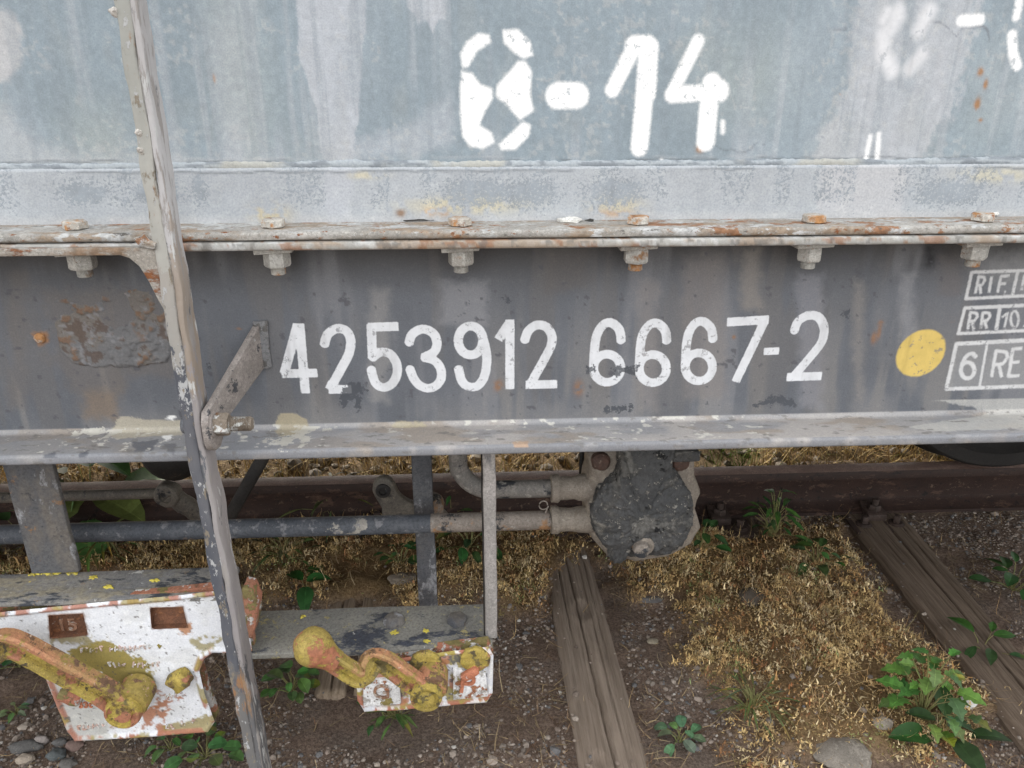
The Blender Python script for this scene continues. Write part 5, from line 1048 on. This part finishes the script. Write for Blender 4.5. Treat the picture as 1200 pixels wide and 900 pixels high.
weed('bushy_weed', 880, 840, 'feathery green grass tuft beside the half buried sleeper', 44, .055, 'lance', .07, .06, (.13, .16, .06), seed=18, wid=.055)
weed('bushy_weed', 820, 655, 'dark green sprig tucked against the right side of the valve', 12, .045, 'oval', .05, .10, (.05, .12, .035), seed=19)
weed('bushy_weed', 550, 650, 'dark green leaves behind the strap and under the pipe', 14, .05, 'oval', .08, .08, (.05, .12, .035), seed=20)
weed('bushy_weed', 470, 668, 'green sprig left of the vertical hanger bar', 12, .04, 'oval', .06, .06, (.06, .13, .04), seed=21)
weed('bushy_weed', 358, 700, 'two upright dark green leaves behind the lower beam', 4, .085, 'oval', .03, .05, (.05, .13, .035), seed=22, wid=.28)
weed('bushy_weed', 335, 660, 'mossy green tuft under the brake pipe left of the split sleeper', 24, .04, 'lance', .10, .05, (.10, .13, .04), seed=23, wid=.2)
weed('bushy_weed', 465, 838, 'grassy green tuft below the goods plate', 16, .05, 'lance', .04, .03, (.11, .17, .05), seed=24, wid=.12)
weed('broad_weed', 112, 612, 'broad green leaves behind the brake rod beside the hanger plate', 14, .17, 'oval', .15, .24, (.10, .22, .06), seed=25, wid=.30, col2=(.16, .24, .07))
weed('broad_weed', 30, 640, 'broad dark green leaves at the left edge behind the pipe', 9, .12, 'oval', .14, .12, (.05, .12, .035), seed=26, wid=.36)
weed('bushy_weed', 120, 655, 'grass tuft with long pale blades above the beam', 30, .11, 'lance', .09, .07, (.17, .18, .06), seed=27, wid=.05)
weed('bushy_weed', 390, 612, 'wispy green stalks in front of the rail left of the lug', 22, .10, 'lance', .12, .14, (.13, .14, .05), seed=28, wid=.06)
weed('bushy_weed', 530, 612, 'small green sprig before the rail right of the hanger bar', 8, .06, 'lance', .05, .12, (.06, .15, .04), seed=29, wid=.2)

# ---- single stones
def stone(name, px, py, r, col, label, sq=(1, .8, .55), seed=0, Zl=-.012):
    random.seed(seed); p = on_z(px, py, Zl); z0 = float(ground_h(np.array([p[0]]), np.array([p[1]]))[0])
    b = bmesh.new(); bmesh.ops.create_icosphere(b, subdivisions=3, radius=r)
    for v in b.verts:
        k = 1+.28*mnoise.fractal(v.co*(1.6/r)+Vector((seed*3.1, 0, 0)), 1, 2, 2)+.05*mnoise.noise(v.co*(6/r)); v.co = Vector((v.co.x*sq[0]*k, v.co.y*sq[1]*k, v.co.z*sq[2]*k))
    m = MB(); bmesh.ops.transform(b, matrix=Matrix.Translation((p[0], p[1], z0+r*sq[2]*.35)), verts=b.verts); m._merge(b)
    o = m.build(name, weathered('stone_%d' % seed, col, tuple(v*.75 for v in col), [(tuple(v*1.4 for v in col), 60, .55, .65)], rough=.9, bscale=160), None, 60, (float(p[0]), float(p[1]), z0)); return tag(o, label, 'stone', 'single stones on the track bed')
for i, (a, b, r, cc, lab, sq) in enumerate(((28, 886, .017, (.36, .30, .24), 'pale tan stone at the bottom left corner', (1.1, .8, .7)), (48, 866, .015, (.30, .26, .24), 'angular pinkish grey stone left of the plate\'s lower corner', (1.1, .7, .8)), (30, 872, .026, (.11, .105, .10), 'long dark grey stone behind the pale tan stone', (1.5, .6, .5)), (66, 882, .019, (.10, .11, .11), 'dark blue grey stone below the white plate', (1.1, .8, .7)), (87, 872, .017, (.19, .13, .11), 'rounded reddish brown stone touching the plate\'s lower corner', (1.2, .8, .8)),
        (70, 868, .014, (.13, .125, .12), 'small dark stone between the blue grey and the angular stone', (1.2, .8, .7)), (78, 893, .015, (.14, .13, .12), 'smooth brown grey stone at the bottom edge below the plate', (1.3, .9, .6)), (1130, 838, .020, (.55, .53, .50), 'whitish pebble beside the lobed weed near the dark sleeper', (1, .8, .5)), (988, 884, .065, (.21, .185, .155), 'large flat grey stone at the bottom edge in dry moss', (1, .8, .3)), (1030, 860, .022, (.30, .26, .21), 'small tan stone right of the large flat stone', (1.1, .8, .5)),
        (765, 752, .013, (.27, .23, .17), 'yellowish brown pebble on the gravel right of the middle sleeper', (1.2, .9, .5)), (762, 706, .022, (.13, .12, .115), 'flat dark stone under the valve in dry moss', (1.6, .6, .4)), (473, 690, .03, (.17, .14, .11), 'brown stone behind the lower beam', (1.4, .7, .5)), (880, 712, .035, (.105, .085, .065), 'dark earthy lump sitting on the half buried sleeper', (1.1, 1, .6)))):
    stone('stone', a, b, r, cc, lab, sq, 70+i)
